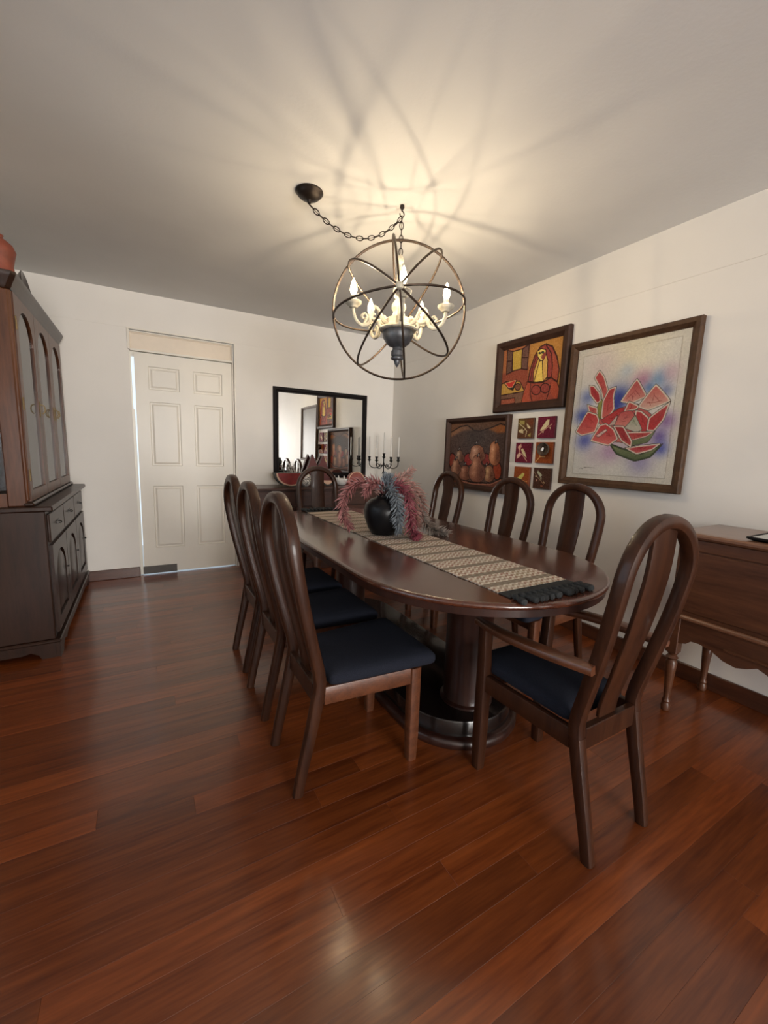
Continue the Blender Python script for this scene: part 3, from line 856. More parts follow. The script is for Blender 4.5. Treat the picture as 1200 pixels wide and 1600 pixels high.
# ------------------------------------------------------------------ pictures on the right wall
def s2l(c):
    c = np.asarray(c, float) / 255.0
    return np.where(c <= 0.04045, c / 12.92, ((c + 0.055) / 1.055) ** 2.4)
def homog(src):
    dst = [(0, 0), (1, 0), (1, 1), (0, 1)]
    A = []
    for (x, y), (u, v) in zip(src, dst):
        A.append([x, y, 1, 0, 0, 0, -u * x, -u * y, u]); A.append([0, 0, 0, x, y, 1, -v * x, -v * y, v])
    A = np.array(A, float)
    h = np.linalg.solve(A[:, :8], A[:, 8])
    h = np.append(h, 1).reshape(3, 3)
    return h
class Paint:
    """a small picture painted in a drawing's own coordinates"""
    def __init__(self, Wp, Hp, asp, corners, bgc):
        self.W, self.H, self.asp, self.sat = Wp, Hp, asp, 1.0
        u, v = np.meshgrid((np.arange(Wp) + 0.5) / Wp, (np.arange(Hp) + 0.5) / Hp)
        self.u, self.v = u, v
        self.h = homog(corners)
        self.img = np.ones((Hp, Wp, 3)) * np.array(bgc, float)
    def uv(self, pts):
        p = np.array(pts, float)
        q = np.c_[p, np.ones(len(p))] @ self.h.T
        return q[:, :2] / q[:, 2:3]
    def blend(self, m, col):
        self.img = self.img * (1 - m[..., None]) + np.array(col, float) * m[..., None]
    def dist(self, P, closed=True):
        x, y = self.u, self.v * self.asp
        d = np.full(x.shape, 1e9)
        n = len(P)
        for i in range(n if closed else n - 1):
            a, b_ = P[i], P[(i + 1) % n]
            ax_, ay = a[0], a[1] * self.asp; bx, by = b_[0], b_[1] * self.asp
            dx, dy = bx - ax_, by - ay
            t = np.clip(((x - ax_) * dx + (y - ay) * dy) / max(1e-12, dx * dx + dy * dy), 0, 1)
            d = np.minimum(d, np.hypot(x - ax_ - t * dx, y - ay - t * dy))
        return d
    def inside(self, P):
        x, y = self.u, self.v
        r = np.zeros(x.shape, bool)
        n = len(P)
        for i in range(n):
            (x0, y0), (x1, y1) = P[i], P[(i + 1) % n]
            if y0 == y1: continue
            c = ((y0 > y) != (y1 > y)) & (x < (x1 - x0) * (y - y0) / (y1 - y0) + x0)
            r ^= c
        return r
    def poly(self, pts, col, line=None, lw=0.006, rim=None, rw=0.015, soft=0.004, alpha=1.0, col2=None, rnd=False):
        P = self.uv(pts)
        if rnd:                                   # corner rounding
            q = []
            for i in range(len(P)):
                a, b_, c = P[i - 1], P[i], P[(i + 1) % len(P)]
                q += [b_ * 0.78 + a * 0.22, b_ * 0.95 + a * 0.025 + c * 0.025, b_ * 0.78 + c * 0.22]
            P = np.array(q)
        d = self.dist(P); ins = self.inside(P)
        sd = np.where(ins, d, -d)
        m = np.clip(sd / soft + 0.5, 0, 1) * alpha
        if col2 is not None:
            lo_, hi = P[:, 1].min(), P[:, 1].max()
            t = np.clip((self.v - lo_) / max(1e-6, hi - lo_), 0, 1)[..., None]
            c = np.array(col, float) * (1 - t) + np.array(col2, float) * t
            self.img = self.img * (1 - m[..., None]) + c * m[..., None]
        else: self.blend(m, col)
        if rim is not None: self.blend(m * np.clip(1 - (d - rw) / 0.006, 0, 1), rim)
        if line is not None: self.blend(np.clip((lw - d) / 0.003 + 0.5, 0, 1), line)
    def line(self, pts, col, lw=0.006):
        d = self.dist(self.uv(pts), False)
        self.blend(np.clip((lw - d) / 0.003 + 0.5, 0, 1), col)
    def blob(self, c, r, col, alpha=0.8, ry=None):
        q = self.uv([c, (c[0] + r, c[1]), (c[0], c[1] + (ry or r))])
        rx = np.hypot(*(q[1] - q[0])); ryy = np.hypot(*(q[2] - q[0]))
        e = ((self.u - q[0][0]) / rx) ** 2 + ((self.v - q[0][1]) / ryy) ** 2
        self.blend(alpha * np.exp(-e * 1.4), col)
    def ell(self, c, rx, ry, col, line=None, lw=0.006, hi=None):
        pts = [(c[0] + rx * math.cos(a), c[1] + ry * math.sin(a)) for a in np.linspace(0, 2 * PI, 22)[:-1]]
        self.poly(pts, col, line, lw)
        if hi is not None: self.blob((c[0] - rx * 0.25, c[1] - ry * 0.2), rx * 0.5, hi, 0.85, ry * 0.6)
    def noise(self, amt, s=1):
        n = rng.normal(0, 1, (self.H // s + 2, self.W // s + 2))
        n = np.kron(n, np.ones((s, s)))[:self.H, :self.W]
        self.img = np.clip(self.img + n[..., None] * amt, 0, 255)
    def mesh(self, name, mat, parent, w_, h_, y=0.0):
        """flat sheet in local X (right) and Z (up), facing -Y"""
        W_, H_ = self.W, self.H
        xs = np.linspace(-w_ / 2, w_ / 2, W_ + 1); zs = np.linspace(h_ / 2, -h_ / 2, H_ + 1)
        X, Zz = np.meshgrid(xs, zs)
        co = np.stack([X, np.full_like(X, y), Zz], -1).reshape(-1, 3)
        i = np.arange(W_)[None, :] + np.arange(H_)[:, None] * (W_ + 1)
        f = np.stack([i, i + W_ + 1, i + W_ + 2, i + 1], -1).reshape(-1, 4)
        me = bpy.data.meshes.new(name)
        me.vertices.add(len(co)); me.vertices.foreach_set('co', co.ravel())
        me.loops.add(f.size); me.loops.foreach_set('vertex_index', f.ravel())
        me.polygons.add(len(f)); me.polygons.foreach_set('loop_start', np.arange(len(f)) * 4)
        me.update(calc_edges=True)
        at = me.color_attributes.new('paint', 'FLOAT_COLOR', 'CORNER')
        im = self.img.reshape(-1, 3); g = im.mean(1, keepdims=True); im = g + (im - g) * self.sat
        lin = s2l(np.clip(im, 0, 255)); rgba = np.repeat(np.c_[lin, np.ones(len(lin))], 4, 0)
        at.data.foreach_set('color', rgba.astype(np.float32).ravel())
        me.materials.append(mat); me.validate()
        o = bpy.data.objects.new(name, me); COL.objects.link(o); o.parent = parent
        return o
M_ART = attr_mat('painted_canvas', 0.65, 0.12)
M_PAPER = attr_mat('painted_paper', 0.8, 0.1)
def frame_mb(W_, H_, fw, dep, lip=0.35):
    """mitred frame, front towards -Y, back at y=0"""
    mb = MB()
    prof = [(0, 0), (0, -dep * 0.75), (fw * 0.12, -dep), (fw * 0.55, -dep * 0.95), (fw * 0.72, -dep * 0.70), (fw, -dep * lip - 0.004), (fw, 0)]
    corners = [(-1, -1), (1, -1), (1, 1), (-1, 1)]
    rs = []
    for sx, sz in corners:
        rs.append([(sx * (W_ / 2 - i), yy, sz * (H_ / 2 - i)) for i, yy in prof])
    vr = [[mb.bm.verts.new(p) for p in r] for r in rs]
    m = len(prof)
    for k in range(4):
        a, b_ = vr[k], vr[(k + 1) % 4]
        for i in range(m): mb.face([a[i], a[(i + 1) % m], b_[(i + 1) % m], b_[i]])
    return mb
def picture(name, label, Yc, Zc, W_, H_, fw, dep, matf, tilt=0.0):
    t = thing(name, label, 'picture', (XR - 0.004 - math.sin(abs(tilt)) * H_ / 2, Yc, Zc), -PI / 2)
    t.rotation_euler = (tilt, 0, -PI / 2)
    frame_mb(W_, H_, fw, dep).build('frame', matf, t, smooth=20)
    return t
# 1 watermelon slices on paper
WP = [(152, 295), (1012, 115), (890, 1340), (90, 1275)]
W_, H_ = 0.715, 0.905
p = Paint(200, 252, H_ / W_, WP, (240, 235, 224))
INK = (70, 62, 60)
sheet = [(195, 350), (925, 200), (830, 1278), (140, 1238)]
p.poly(sheet, (246, 243, 236), (206, 198, 184), 0.003)
for c, r, col, a in (((560, 300), 260, (240, 232, 205), .8), ((330, 420), 150, (222, 200, 205), .6), ((520, 460), 70, (190, 205, 222), .7), ((470, 660), 110, (58, 78, 170), .95), ((440, 720), 70, (40, 52, 150), .8), ((235, 660), 70, (90, 110, 190), .7), ((205, 800), 75, (70, 88, 178), .9), ((225, 990), 80, (84, 96, 190), .85), ((640, 530), 90, (196, 130, 170), .8), ((690, 590), 50, (88, 130, 200), .8), ((770, 520), 80, (90, 150, 210), .9), ((815, 610), 60, (90, 110, 180), .7), ((840, 480), 90, (220, 180, 200), .7), ((830, 840), 80, (150, 110, 180), .8), ((780, 960), 70, (120, 100, 185), .8), ((790, 1050), 70, (86, 100, 196), .85), ((640, 1150), 110, (150, 140, 205), .6), ((410, 1070), 90, (190, 140, 195), .7), ((300, 1100), 110, (200, 180, 205), .5), ((620, 960), 160, (120, 90, 150), .5)):
    p.blob(c, r, col, a)
RD, RD2, RI, GR = (196, 56, 62), (224, 120, 112), (240, 226, 212), (120, 132, 92)
for pts, c1, c2, rim in (
    ([(345, 840), (480, 760), (600, 730), (690, 800), (720, 915), (560, 990), (440, 975)], (206, 92, 92), (222, 128, 122), None),
    ([(430, 1015), (480, 1090), (600, 1138), (700, 1112), (782, 1018), (640, 1085), (520, 1050)], (150, 160, 118), (92, 104, 74), (70, 84, 60)),
    ([(540, 1045), (620, 1090), (720, 1062), (778, 1015), (640, 1028)], (190, 58, 66), (214, 110, 110), RI),
    ([(330, 680), (300, 770), (322, 825), (348, 800), (352, 700)], (170, 172, 90), (130, 140, 72), None),
    ([(318, 465), (283, 520), (330, 600), (348, 690), (380, 600), (352, 510)], RD, RD2, RI),
    ([(245, 575), (252, 640), (302, 702), (328, 680), (320, 628), (280, 578)], RD, (180, 50, 60), RI),
    ([(440, 592), (388, 612), (352, 690), (345, 800), (372, 832), (432, 745), (425, 660)], RD, RD2, RI),
    ([(235, 718), (250, 772), (310, 802), (306, 740)], (200, 80, 84), RD2, RI),
    ([(238, 778), (163, 915), (205, 942), (295, 918), (318, 838), (302, 800)], RD, RD2, RI),
    ([(350, 832), (480, 748), (524, 772), (440, 862), (400, 872)], RD, (210, 80, 84), None),
    ([(595, 528), (488, 690), (562, 702), (668, 655)], RD, (232, 170, 156), RI),
    ([(737, 572), (622, 728), (690, 755), (842, 690)], (206, 76, 72), (238, 206, 190), RI),
    ([(600, 770), (596, 850), (640, 922), (705, 918), (692, 820), (640, 775)], RD, (206, 72, 74), RI),
    ([(842, 708), (700, 820), (690, 905), (742, 908), (802, 832)], (190, 60, 66), RD, RI),
    ([(560, 790), (500, 880), (600, 918), (640, 900), (590, 800)], (170, 178, 150), (214, 206, 196), None),
    ([(545, 693), (512, 772), (602, 752), (614, 725)], (204, 70, 68), RD2, RI),
    ([(490, 780), (448, 872), (522, 878), (582, 800), (560, 768)], (206, 90, 90), (230, 150, 140), None),
    ([(340, 878), (278, 985), (400, 1018), (462, 972), (432, 905), (380, 868)], RD, (232, 130, 124), RI),
    ([(460, 800), (400, 872), (442, 868)], (236, 218, 206), (226, 190, 180), None),
    ([(530, 928), (572, 992), (680, 962), (735, 922)], (190, 62, 66), (214, 110, 104), RI),
    ([(575, 992), (560, 1030), (690, 1000), (735, 925), (680, 965)], (150, 160, 120), (100, 112, 80), None),
    ([(440, 886), (498, 990), (565, 1032), (572, 988), (512, 888)], (170, 48, 54), (200, 90, 90), RI),
    ([(375, 905), (310, 950), (330, 960), (385, 915)], (244, 214, 206), (240, 190, 186), None)):
    q = np.array(pts, float); cc = q.mean(0)
    p.poly(cc + (q - cc) * 1.17, c1, INK, 0.0022, rim, 0.010, col2=c2, rnd=True)
    for _ in range(5):                            # brush strokes inside the flesh
        t1, t2 = rng.random(2)
        k = rng.integers(len(q))
        a_ = cc + (q[k] - cc) * 0.5 * t1; b2 = cc + (q[(k + 1) % len(q)] - cc) * 0.6 * t2
        p.line([tuple(a_), tuple(b2)], tuple(np.array(c1) * 0.82), 0.002)
for a, b_ in (((190, 1200), (260, 1192)), ((200, 1192), (215, 1205)), ((225, 1190), (300, 1196))): p.line([a, b_], (170, 160, 158), 0.002)
p.noise(4, 2)
pic = picture('framed_picture', 'large framed picture of cut watermelon slices on pale paper behind glass', 1.652, 1.603, 0.827, 1.005, 0.052, 0.040, M_FRAME, tilt=math.radians(-1.0))
p.mesh('print', M_PAPER, pic, W_ + 0.02, H_ + 0.02, -0.010)
mb = MB(); mb.box(-W_ / 2 - 0.008, W_ / 2 + 0.008, -0.0165, -0.0145, -H_ / 2 - 0.008, H_ / 2 + 0.008); mb.build('glass_pane', M_MATTEGLASS, pic, smooth=0)
# 2 woman in a shawl by a window
W2, H2 = 0.600, 0.465
p = Paint(170, 132, H2 / W2, [(225, 405), (1000, 235), (945, 1085), (165, 1135)], (186, 128, 58))
DK = (62, 34, 30)
p.poly([(200, 380), (560, 330), (535, 820), (430, 815), (150, 860)], (176, 104, 62), soft=0.05)
p.poly([(180, 720), (545, 640), (530, 830), (480, 960), (430, 1110), (150, 1140)], (150, 72, 52), soft=0.03)
p.poly([(345, 435), (465, 408), (450, 655), (335, 682)], (198, 160, 62), DK, 0.008)
p.poly([(280, 420), (345, 435), (330, 688), (262, 722)], (104, 74, 62), DK, 0.008)
p.poly([(465, 408), (552, 352), (525, 668), (450, 655)], (112, 76, 66), DK, 0.008)
p.line([(272, 555), (338, 552)], DK, 0.006); p.line([(462, 515), (540, 515)], DK, 0.006)
p.poly([(190, 985), (490, 945), (420, 1115), (170, 1135)], (120, 84, 66))
p.poly([(190, 1045), (365, 1025), (365, 1095), (180, 1115)], (160, 82, 58), DK, 0.006)
p.poly([(190, 850), (250, 815), (430, 812), (492, 945), (190, 988)], (196, 150, 64), DK, 0.007)
p.poly([(232, 830), (392, 798), (345, 925), (290, 905)], (52, 48, 40), DK, 0.006)
p.poly([(245, 832), (380, 802), (335, 885), (290, 890)], (206, 52, 44), (226, 160, 110), 0.005)
p.ell((405, 885), 38, 44, (128, 76, 54), DK, 0.006)
p.poly([(535, 822), (560, 680), (620, 500), (690, 390), (760, 358), (840, 390), (900, 520), (932, 680), (910, 840), (830, 780), (735, 790), (610, 832)], (150, 62, 54), DK, 0.009)
p.poly([(850, 460), (900, 560), (925, 690), (905, 820), (840, 780), (842, 600)], (172, 78, 56))
p.line([(760, 370), (830, 480), (845, 640), (835, 780)], DK, 0.007)
p.line([(570, 800), (590, 660), (640, 500), (700, 400)], DK, 0.006)
p.poly([(660, 540), (605, 700), (600, 830), (640, 832), (730, 830), (780, 770), (785, 560), (760, 470)], (214, 168, 80), DK, 0.006)
p.poly([(680, 565), (610, 835), (730, 830), (715, 560)], (232, 196, 84), DK, 0.006)
p.poly([(650, 445), (705, 412), (758, 430), (762, 485), (725, 560), (690, 562), (655, 510)], (232, 204, 96), DK, 0.006)
p.poly([(722, 470), (760, 455), (758, 500), (722, 560), (700, 520)], (148, 66, 56))
p.ell((682, 468), 14, 12, (70, 80, 60), DK, 0.003); p.ell((722, 460), 14, 14, (70, 90, 70), DK, 0.003)
p.line([(705, 450), (700, 510), (690, 512)], DK, 0.003)
p.poly([(530, 825), (610, 842), (735, 835), (830, 780), (908, 842), (942, 960), (905, 1085), (440, 1118), (482, 960)], (158, 70, 52), DK, 0.008)
p.poly([(530, 830), (570, 850), (545, 1000), (560, 1100), (448, 1112), (482, 960)], (176, 76, 52))
p.poly([(840, 830), (905, 845), (940, 960), (905, 1080), (840, 1010), (820, 920)], (180, 78, 52))
p.line([(570, 850), (565, 980), (585, 1070)], DK, 0.006); p.line([(825, 880), (800, 980), (775, 1060)], DK, 0.006)
p.ell((640, 935), 58, 62, (156, 66, 54), DK, 0.006); p.ell((755, 915), 58, 62, (152, 64, 54), DK, 0.006)
p.noise(6, 2)
pic2 = picture('framed_painting', 'framed painting of a veiled figure beside an open window, in ochre and brick red', 2.452, 1.962, 0.730, 0.590, 0.068, 0.045, M_FRAME2)
p.sat = 0.86
p.mesh('canvas', M_ART, pic2, W2 + 0.02, H2 + 0.02, -0.014)
# 3 pears in a bowl
W3, H3 = 0.705, 0.600
p = Paint(160, 136, H3 / W3, [(150, 200), (945, 150), (870, 1215), (95, 1110)], (88, 68, 62))
DKB = (44, 32, 30)
p.poly([(140, 190), (960, 140), (955, 255), (850, 220), (700, 285), (550, 335), (480, 320), (380, 242), (280, 262), (145, 345)], (124, 84, 60))
p.poly([(145, 345), (280, 262), (380, 242), (460, 310), (300, 330), (140, 420)], (150, 104, 76), soft=0.03)
p.poly([(680, 300), (850, 225), (950, 265), (940, 350), (800, 360)], (172, 100, 52), soft=0.03)
p.line([(145, 345), (280, 260), (380, 240), (480, 318), (550, 333), (700, 283), (850, 218), (955, 255)], DKB, 0.008)
p.blob((500, 450), 300, (74, 66, 64), .8)
def pear(cx, ytop, ybot, rb, col, hi, fat=0.55):
    h = ybot - ytop
    nb, bb = (cx, ytop + h * 0.30), (cx, ybot - h * 0.36)
    for g, c in ((7, DKB), (0, col)):
        p.ell(nb, rb * fat + g, h * 0.30 + g, c); p.ell(bb, rb + g, h * 0.36 + g, c)
        p.poly([(cx - rb * fat * 0.95 - g, ytop + h * 0.28), (cx + rb * fat * 0.95 + g, ytop + h * 0.28), (cx + rb * 0.95 + g, bb[1]), (cx - rb * 0.95 - g, bb[1])], c)
    p.blob((cx + rb * 0.55, bb[1]), rb * 0.6, (92, 56, 46), 0.7, h * 0.4)
    p.blob((cx - rb * 0.30, nb[1]), rb * 0.42, hi, 0.85, h * 0.22); p.blob((cx - rb * 0.40, bb[1]), rb * 0.45, hi, 0.6, h * 0.24)
for c, rx, ry, col in (((160, 780), 48, 120, (140, 58, 46)), ((390, 760), 65, 95, (150, 50, 48)), ((640, 760), 65, 95, (146, 56, 52)), ((795, 930), 65, 140, (164, 66, 40))):
    p.ell(c, rx, ry, col, DKB, 0.008)
pear(265, 615, 800, 66, (128, 92, 74), (206, 172, 142))
pear(515, 540, 800, 112, (150, 98, 74), (224, 176, 148), 0.8)
pear(762, 490, 850, 80, (168, 102, 68), (226, 168, 128), 0.85)
pear(212, 745, 990, 72, (150, 98, 74), (224, 172, 136))
pear(340, 850, 1075, 84, (132, 80, 62), (206, 146, 114), 0.7)
pear(680, 850, 1100, 76, (146, 96, 70), (226, 186, 130), 0.75)
pear(510, 690, 1110, 118, (138, 86, 68), (220, 156, 120), 0.5)
for c in ((530, 690), (340, 825), (640, 835), (785, 490), (500, 510), (255, 600), (215, 745)):
    p.line([(c[0] - 12, c[1] + 20), (c[0] + 14, c[1] - 22)], (40, 36, 40), 0.012); p.line([(c[0], c[1] + 5), (c[0] + 8, c[1] - 14)], (190, 180, 176), 0.004)
p.poly([(110, 985), (230, 1060), (450, 1110), (700, 1120), (900, 1030), (890, 1260), (90, 1140)], (110, 64, 52))
p.line([(110, 985), (230, 1060), (450, 1110), (700, 1120), (900, 1030)], DKB, 0.010)
p.line([(150, 1040), (450, 1135), (700, 1140), (890, 1050)], (160, 104, 84), 0.008)
p.noise(6, 2)
pic3 = picture('framed_painting', 'dark framed painting of pears heaped in a bowl under two hills', 3.035, 1.302, 0.850, 0.690, 0.052, 0.055, M_FRAME2)
p.sat = 0.9
p.mesh('canvas', M_ART, pic3, W3 + 0.06, H3 + 0.012, -0.016)
# 4 six bird tiles
BG = [(92, 60, 42), (104, 34, 52), (104, 32, 50), (146, 74, 38), (142, 72, 38), (74, 48, 38)]
CS = [[(325, 160), (610, 145), (580, 490), (300, 485)], [(658, 130), (980, 125), (950, 490), (630, 470)], [(285, 575), (565, 575), (525, 910), (255, 885)], [(620, 565), (940, 565), (910, 910), (600, 890)], [(255, 970), (530, 990), (500, 1320), (235, 1290)], [(590, 990), (900, 1015), (860, 1365), (560, 1320)]]
CREAM, OLV = (206, 190, 150), (160, 146, 84)
DR = [
 [('p', [(470, 235), (500, 255), (550, 310), (535, 330), (490, 310)], CREAM), ('l', [(340, 240), (440, 320), (475, 370), (455, 460)], CREAM), ('p', [(340, 185), (440, 190), (430, 260), (360, 240)], OLV), ('p', [(330, 350), (400, 330), (415, 410), (335, 385)], CREAM), ('p', [(500, 430), (550, 400), (545, 470), (490, 450)], OLV), ('l', [(400, 370), (450, 340)], CREAM)],
 [('p', [(685, 350), (760, 250), (820, 175), (865, 175), (855, 260), (780, 330), (710, 365)], CREAM), ('l', [(665, 425), (740, 365), (840, 300), (915, 255)], (200, 150, 130)), ('p', [(860, 310), (890, 300), (885, 350)], CREAM), ('p', [(730, 380), (760, 370), (745, 405)], CREAM)],
 [('p', [(365, 680), (400, 665), (440, 730), (465, 830), (420, 790), (385, 740)], CREAM), ('l', [(465, 880), (390, 770), (330, 740), (370, 600)], (206, 160, 140)), ('p', [(310, 640), (370, 590), (380, 640), (330, 700)], (206, 160, 140)), ('p', [(290, 770), (350, 730), (360, 790), (285, 840)], (206, 170, 150))],
 [('l', [(615, 880), (690, 800), (780, 800)], (214, 170, 110)), ('l', [(690, 800), (700, 740)], (214, 170, 110))],
 [('p', [(300, 1165), (400, 1080), (435, 1085), (430, 1120), (370, 1200), (320, 1190)], (196, 186, 100)), ('l', [(250, 1170), (330, 1190), (480, 1230)], (214, 160, 100))],
 [('p', [(640, 1070), (660, 1035), (740, 1120), (700, 1150)], (176, 176, 150)), ('l', [(590, 1060), (660, 1160), (760, 1270)], (140, 110, 86)), ('p', [(600, 1130), (630, 1125), (640, 1150)], CREAM), ('p', [(690, 1160), (730, 1150), (720, 1220)], (140, 130, 110)), ('p', [(620, 1190), (645, 1190), (630, 1225)], (200, 150, 130)), ('p', [(750, 1220), (785, 1250), (770, 1265)], (190, 170, 130)), ('p', [(700, 1290), (745, 1295), (740, 1310), (705, 1305)], (160, 100, 70))]]
LB = ['olive brown tile with a bird on a leafy branch, nearest the pear painting', 'maroon tile with a long tailed bird, top of the column beside the watermelons', 'maroon tile with a bird and pink blossom, middle of the column beside the pears', 'orange tile with a small brown nest sticking out of it', 'orange tile with a yellowish bird, partly hidden by a chair back', 'dark brown tile with a grey bird on a twig, lowest of the right column']
CEN = [(2.446, 1.522), (2.241, 1.524), (2.450, 1.323), (2.241, 1.326), (2.449, 1.123), (2.242, 1.123)]
for i in range(6):
    t = thing('bird_tile', LB[i], 'wall tile', (XR - 0.002, CEN[i][0], CEN[i][1]), -PI / 2, 'six square bird tiles')
    MB().box(-0.083, 0.083, -0.020, 0, -0.083, 0.083, 0.002).build('tile_block', plain('tile_paint_edge', tuple(s2l(BG[i]) * 0.8), 0.6, var=0.1), t)
    p = Paint(56, 56, 1.0, CS[i], BG[i])
    if i == 0: p.blob((350, 240), 120, (110, 96, 48), .7); p.blob((560, 220), 70, (120, 60, 40), .8)
    for k, pts, c in DR[i]:
        if k == 'p': p.poly(pts, c, soft=0.02)
        else: p.line(pts, c, 0.018)
    p.noise(6, 2)
    p.mesh('painted_face', M_ART, t, 0.160, 0.160, -0.0206)
    if i == 3:
        mb = MB(); mb.lathe([(0.006, 0.001), (0.030, 0.004), (0.046, 0.022), (0.052, 0.042), (0.048, 0.047), (0.040, 0.036), (0.026, 0.018), (0.004, 0.014)], (0.012, -0.018, 0.028), 20, M=Matrix.Rotation(PI / 2, 4, 'X') @ Matrix.Rotation(0.15, 4, 'Y'))
        mb.build('nest', M_NEST, t)
        mb = MB(); mb.lathe([(0.001, -0.016), (0.009, -0.010), (0.011, 0.0), (0.007, 0.012), (0.001, 0.018)], (0.004, -0.046, 0.026), 12, M=Matrix.Rotation(0.5, 4, 'Y')); mb.build('egg', M_WHITEC, t)

# ------------------------------------------------------------------ mirror on the back wall
mir = thing('wall_mirror', 'wide rectangular mirror in a flat black frame above the far sideboard', 'mirror', (1.815, YB - 0.003, 1.464))
mir.rotation_euler = (math.radians(-0.22), 0, math.radians(0.2))
MB_ = frame_mb(1.143, 0.985, 0.056, 0.030, 0.6)
MB_.build('frame', M_BLACK, mir, smooth=20)
MB().box(-0.520, 0.520, -0.012, -0.004, -0.440, 0.440).build('mirror_glass', M_MIRROR, mir, smooth=0)

# ------------------------------------------------------------------ china hutch against the left wall
hutch = thing('china_hutch', 'tall brown china hutch with arched glass doors standing against the left wall', 'hutch', (-0.72, 3.82, 0))
def HB(x0, x1, y0, y1, z0, z1, b=0.003):
    return MB().box(x0 + 0.72, x1 + 0.72, y0 - 3.82, y1 - 3.82, z0, z1, b)
XB = XL + 0.022
hy0, hy1 = 3.035, 4.598
# base with a carved bracket plinth
def bracket(L, h):
    """plinth outline with scalloped lower edge, local x along length"""
    pts = [(0, 0), (0.10, 0), (0.115, h * 0.30), (0.15, h * 0.52), (0.20, h * 0.48), (0.235, h * 0.30), (0.27, h * 0.50), (0.33, h * 0.58)]
    r = [(L - x, y) for x, y in reversed(pts)]
    return pts + r + [(L, h), (0, h)]
def bracket_s(L, h):
    pts = [(0, 0), (0.07, 0), (0.085, h * 0.30), (0.12, h * 0.52), (0.16, h * 0.40)]
    r = [(L - x, y) for x, y in reversed(pts)]
    return pts + r + [(L, h), (0, h)]
mb = MB()
mb.prism(bracket(hy1 - hy0 + 0.02, 0.092), 0.022, Matrix(((0, 0, 1, -0.512 + 0.72), (1, 0, 0, hy0 - 0.012 - 3.82), (0, 1, 0, 0.0), (0, 0, 0, 1))))
mb.build('plinth', M_HUTCH_L, hutch, smooth=20)
mb = MB(); mb.prism(bracket_s(-0.5125 - XB, 0.092), 0.022, Matrix(((1, 0, 0, XB + 0.72), (0, 0, -1, hy0 + 0.010 - 3.82), (0, 1, 0, 0), (0, 0, 0, 1))))
mb.build('plinth', M_HUTCH_L, hutch, smooth=20)
HB(XB, -0.484, hy0 - 0.016, hy1 + 0.008, 0.092, 0.112, 0.006).build('base_moulding', M_HUTCH_L, hutch)
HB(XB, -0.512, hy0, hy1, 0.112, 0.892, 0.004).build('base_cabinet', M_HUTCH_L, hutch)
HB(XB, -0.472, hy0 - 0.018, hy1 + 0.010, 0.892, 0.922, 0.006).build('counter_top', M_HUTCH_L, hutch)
dyw = (hy1 - hy0 - 0.07) / 3
mb = MB()
mb.tube(crom([(0, -0.032, 0), (0.016, -0.028, -0.006), (0.020, 0, -0.012), (0.016, 0.028, -0.006), (0, 0.032, 0)], 4), 0.0035, 6)
mb.box(-0.001, 0.003, -0.040, 0.040, -0.010, 0.012, 0.001)
PULL = None
def arch_poly(y0, y1, z0, z1, ah, n=10, lobes=True):
    """door opening outline with an arched head (cyma shoulders)"""
    yc = (y0 + y1) / 2; hw = (y1 - y0) / 2
    pts = [(y0, z0), (y1, z0), (y1, z1 - ah)]
    for i in range(1, n):
        a = PI * i / n
        pts.append((yc + hw * math.cos(a) * (0.92), z1 - ah + ah * math.sin(a)))
    pts.append((y0, z1 - ah))
    return pts
MX = lambda x, flip=1: Matrix(((0, 0, 1, x + 0.72), (1, 0, 0, -3.82), (0, 1, 0, 0), (0, 0, 0, 1)))
def frame_with_arch(y0, y1, z0, z1, st, ah, x0, th):
    """flat door frame (stiles, bottom rail, arched top rail) as one mesh"""
    mb = MB()
    mb.prism([(y0, z0), (y0 + st, z0), (y0 + st, z1), (y0, z1)], th, MX(x0))
    mb.prism([(y1 - st, z0), (y1, z0), (y1, z1), (y1 - st, z1)], th, MX(x0))
    mb.prism([(y0 + st, z0), (y1 - st, z0), (y1 - st, z0 + st), (y0 + st, z0 + st)], th, MX(x0))
    a = y0 + st; b_ = y1 - st; yc = (a + b_) / 2; hw = (b_ - a) / 2
    zt_, zb = z1 - st * 0.9, z1 - st * 0.9 - ah
    low = [(yc + hw * math.cos(PI * i / 12), zb + ah * math.sin(PI * i / 12)) for i in range(13)]
    mb.prism([(a, z1), (b_, z1)] + low, th, MX(x0))
    return mb
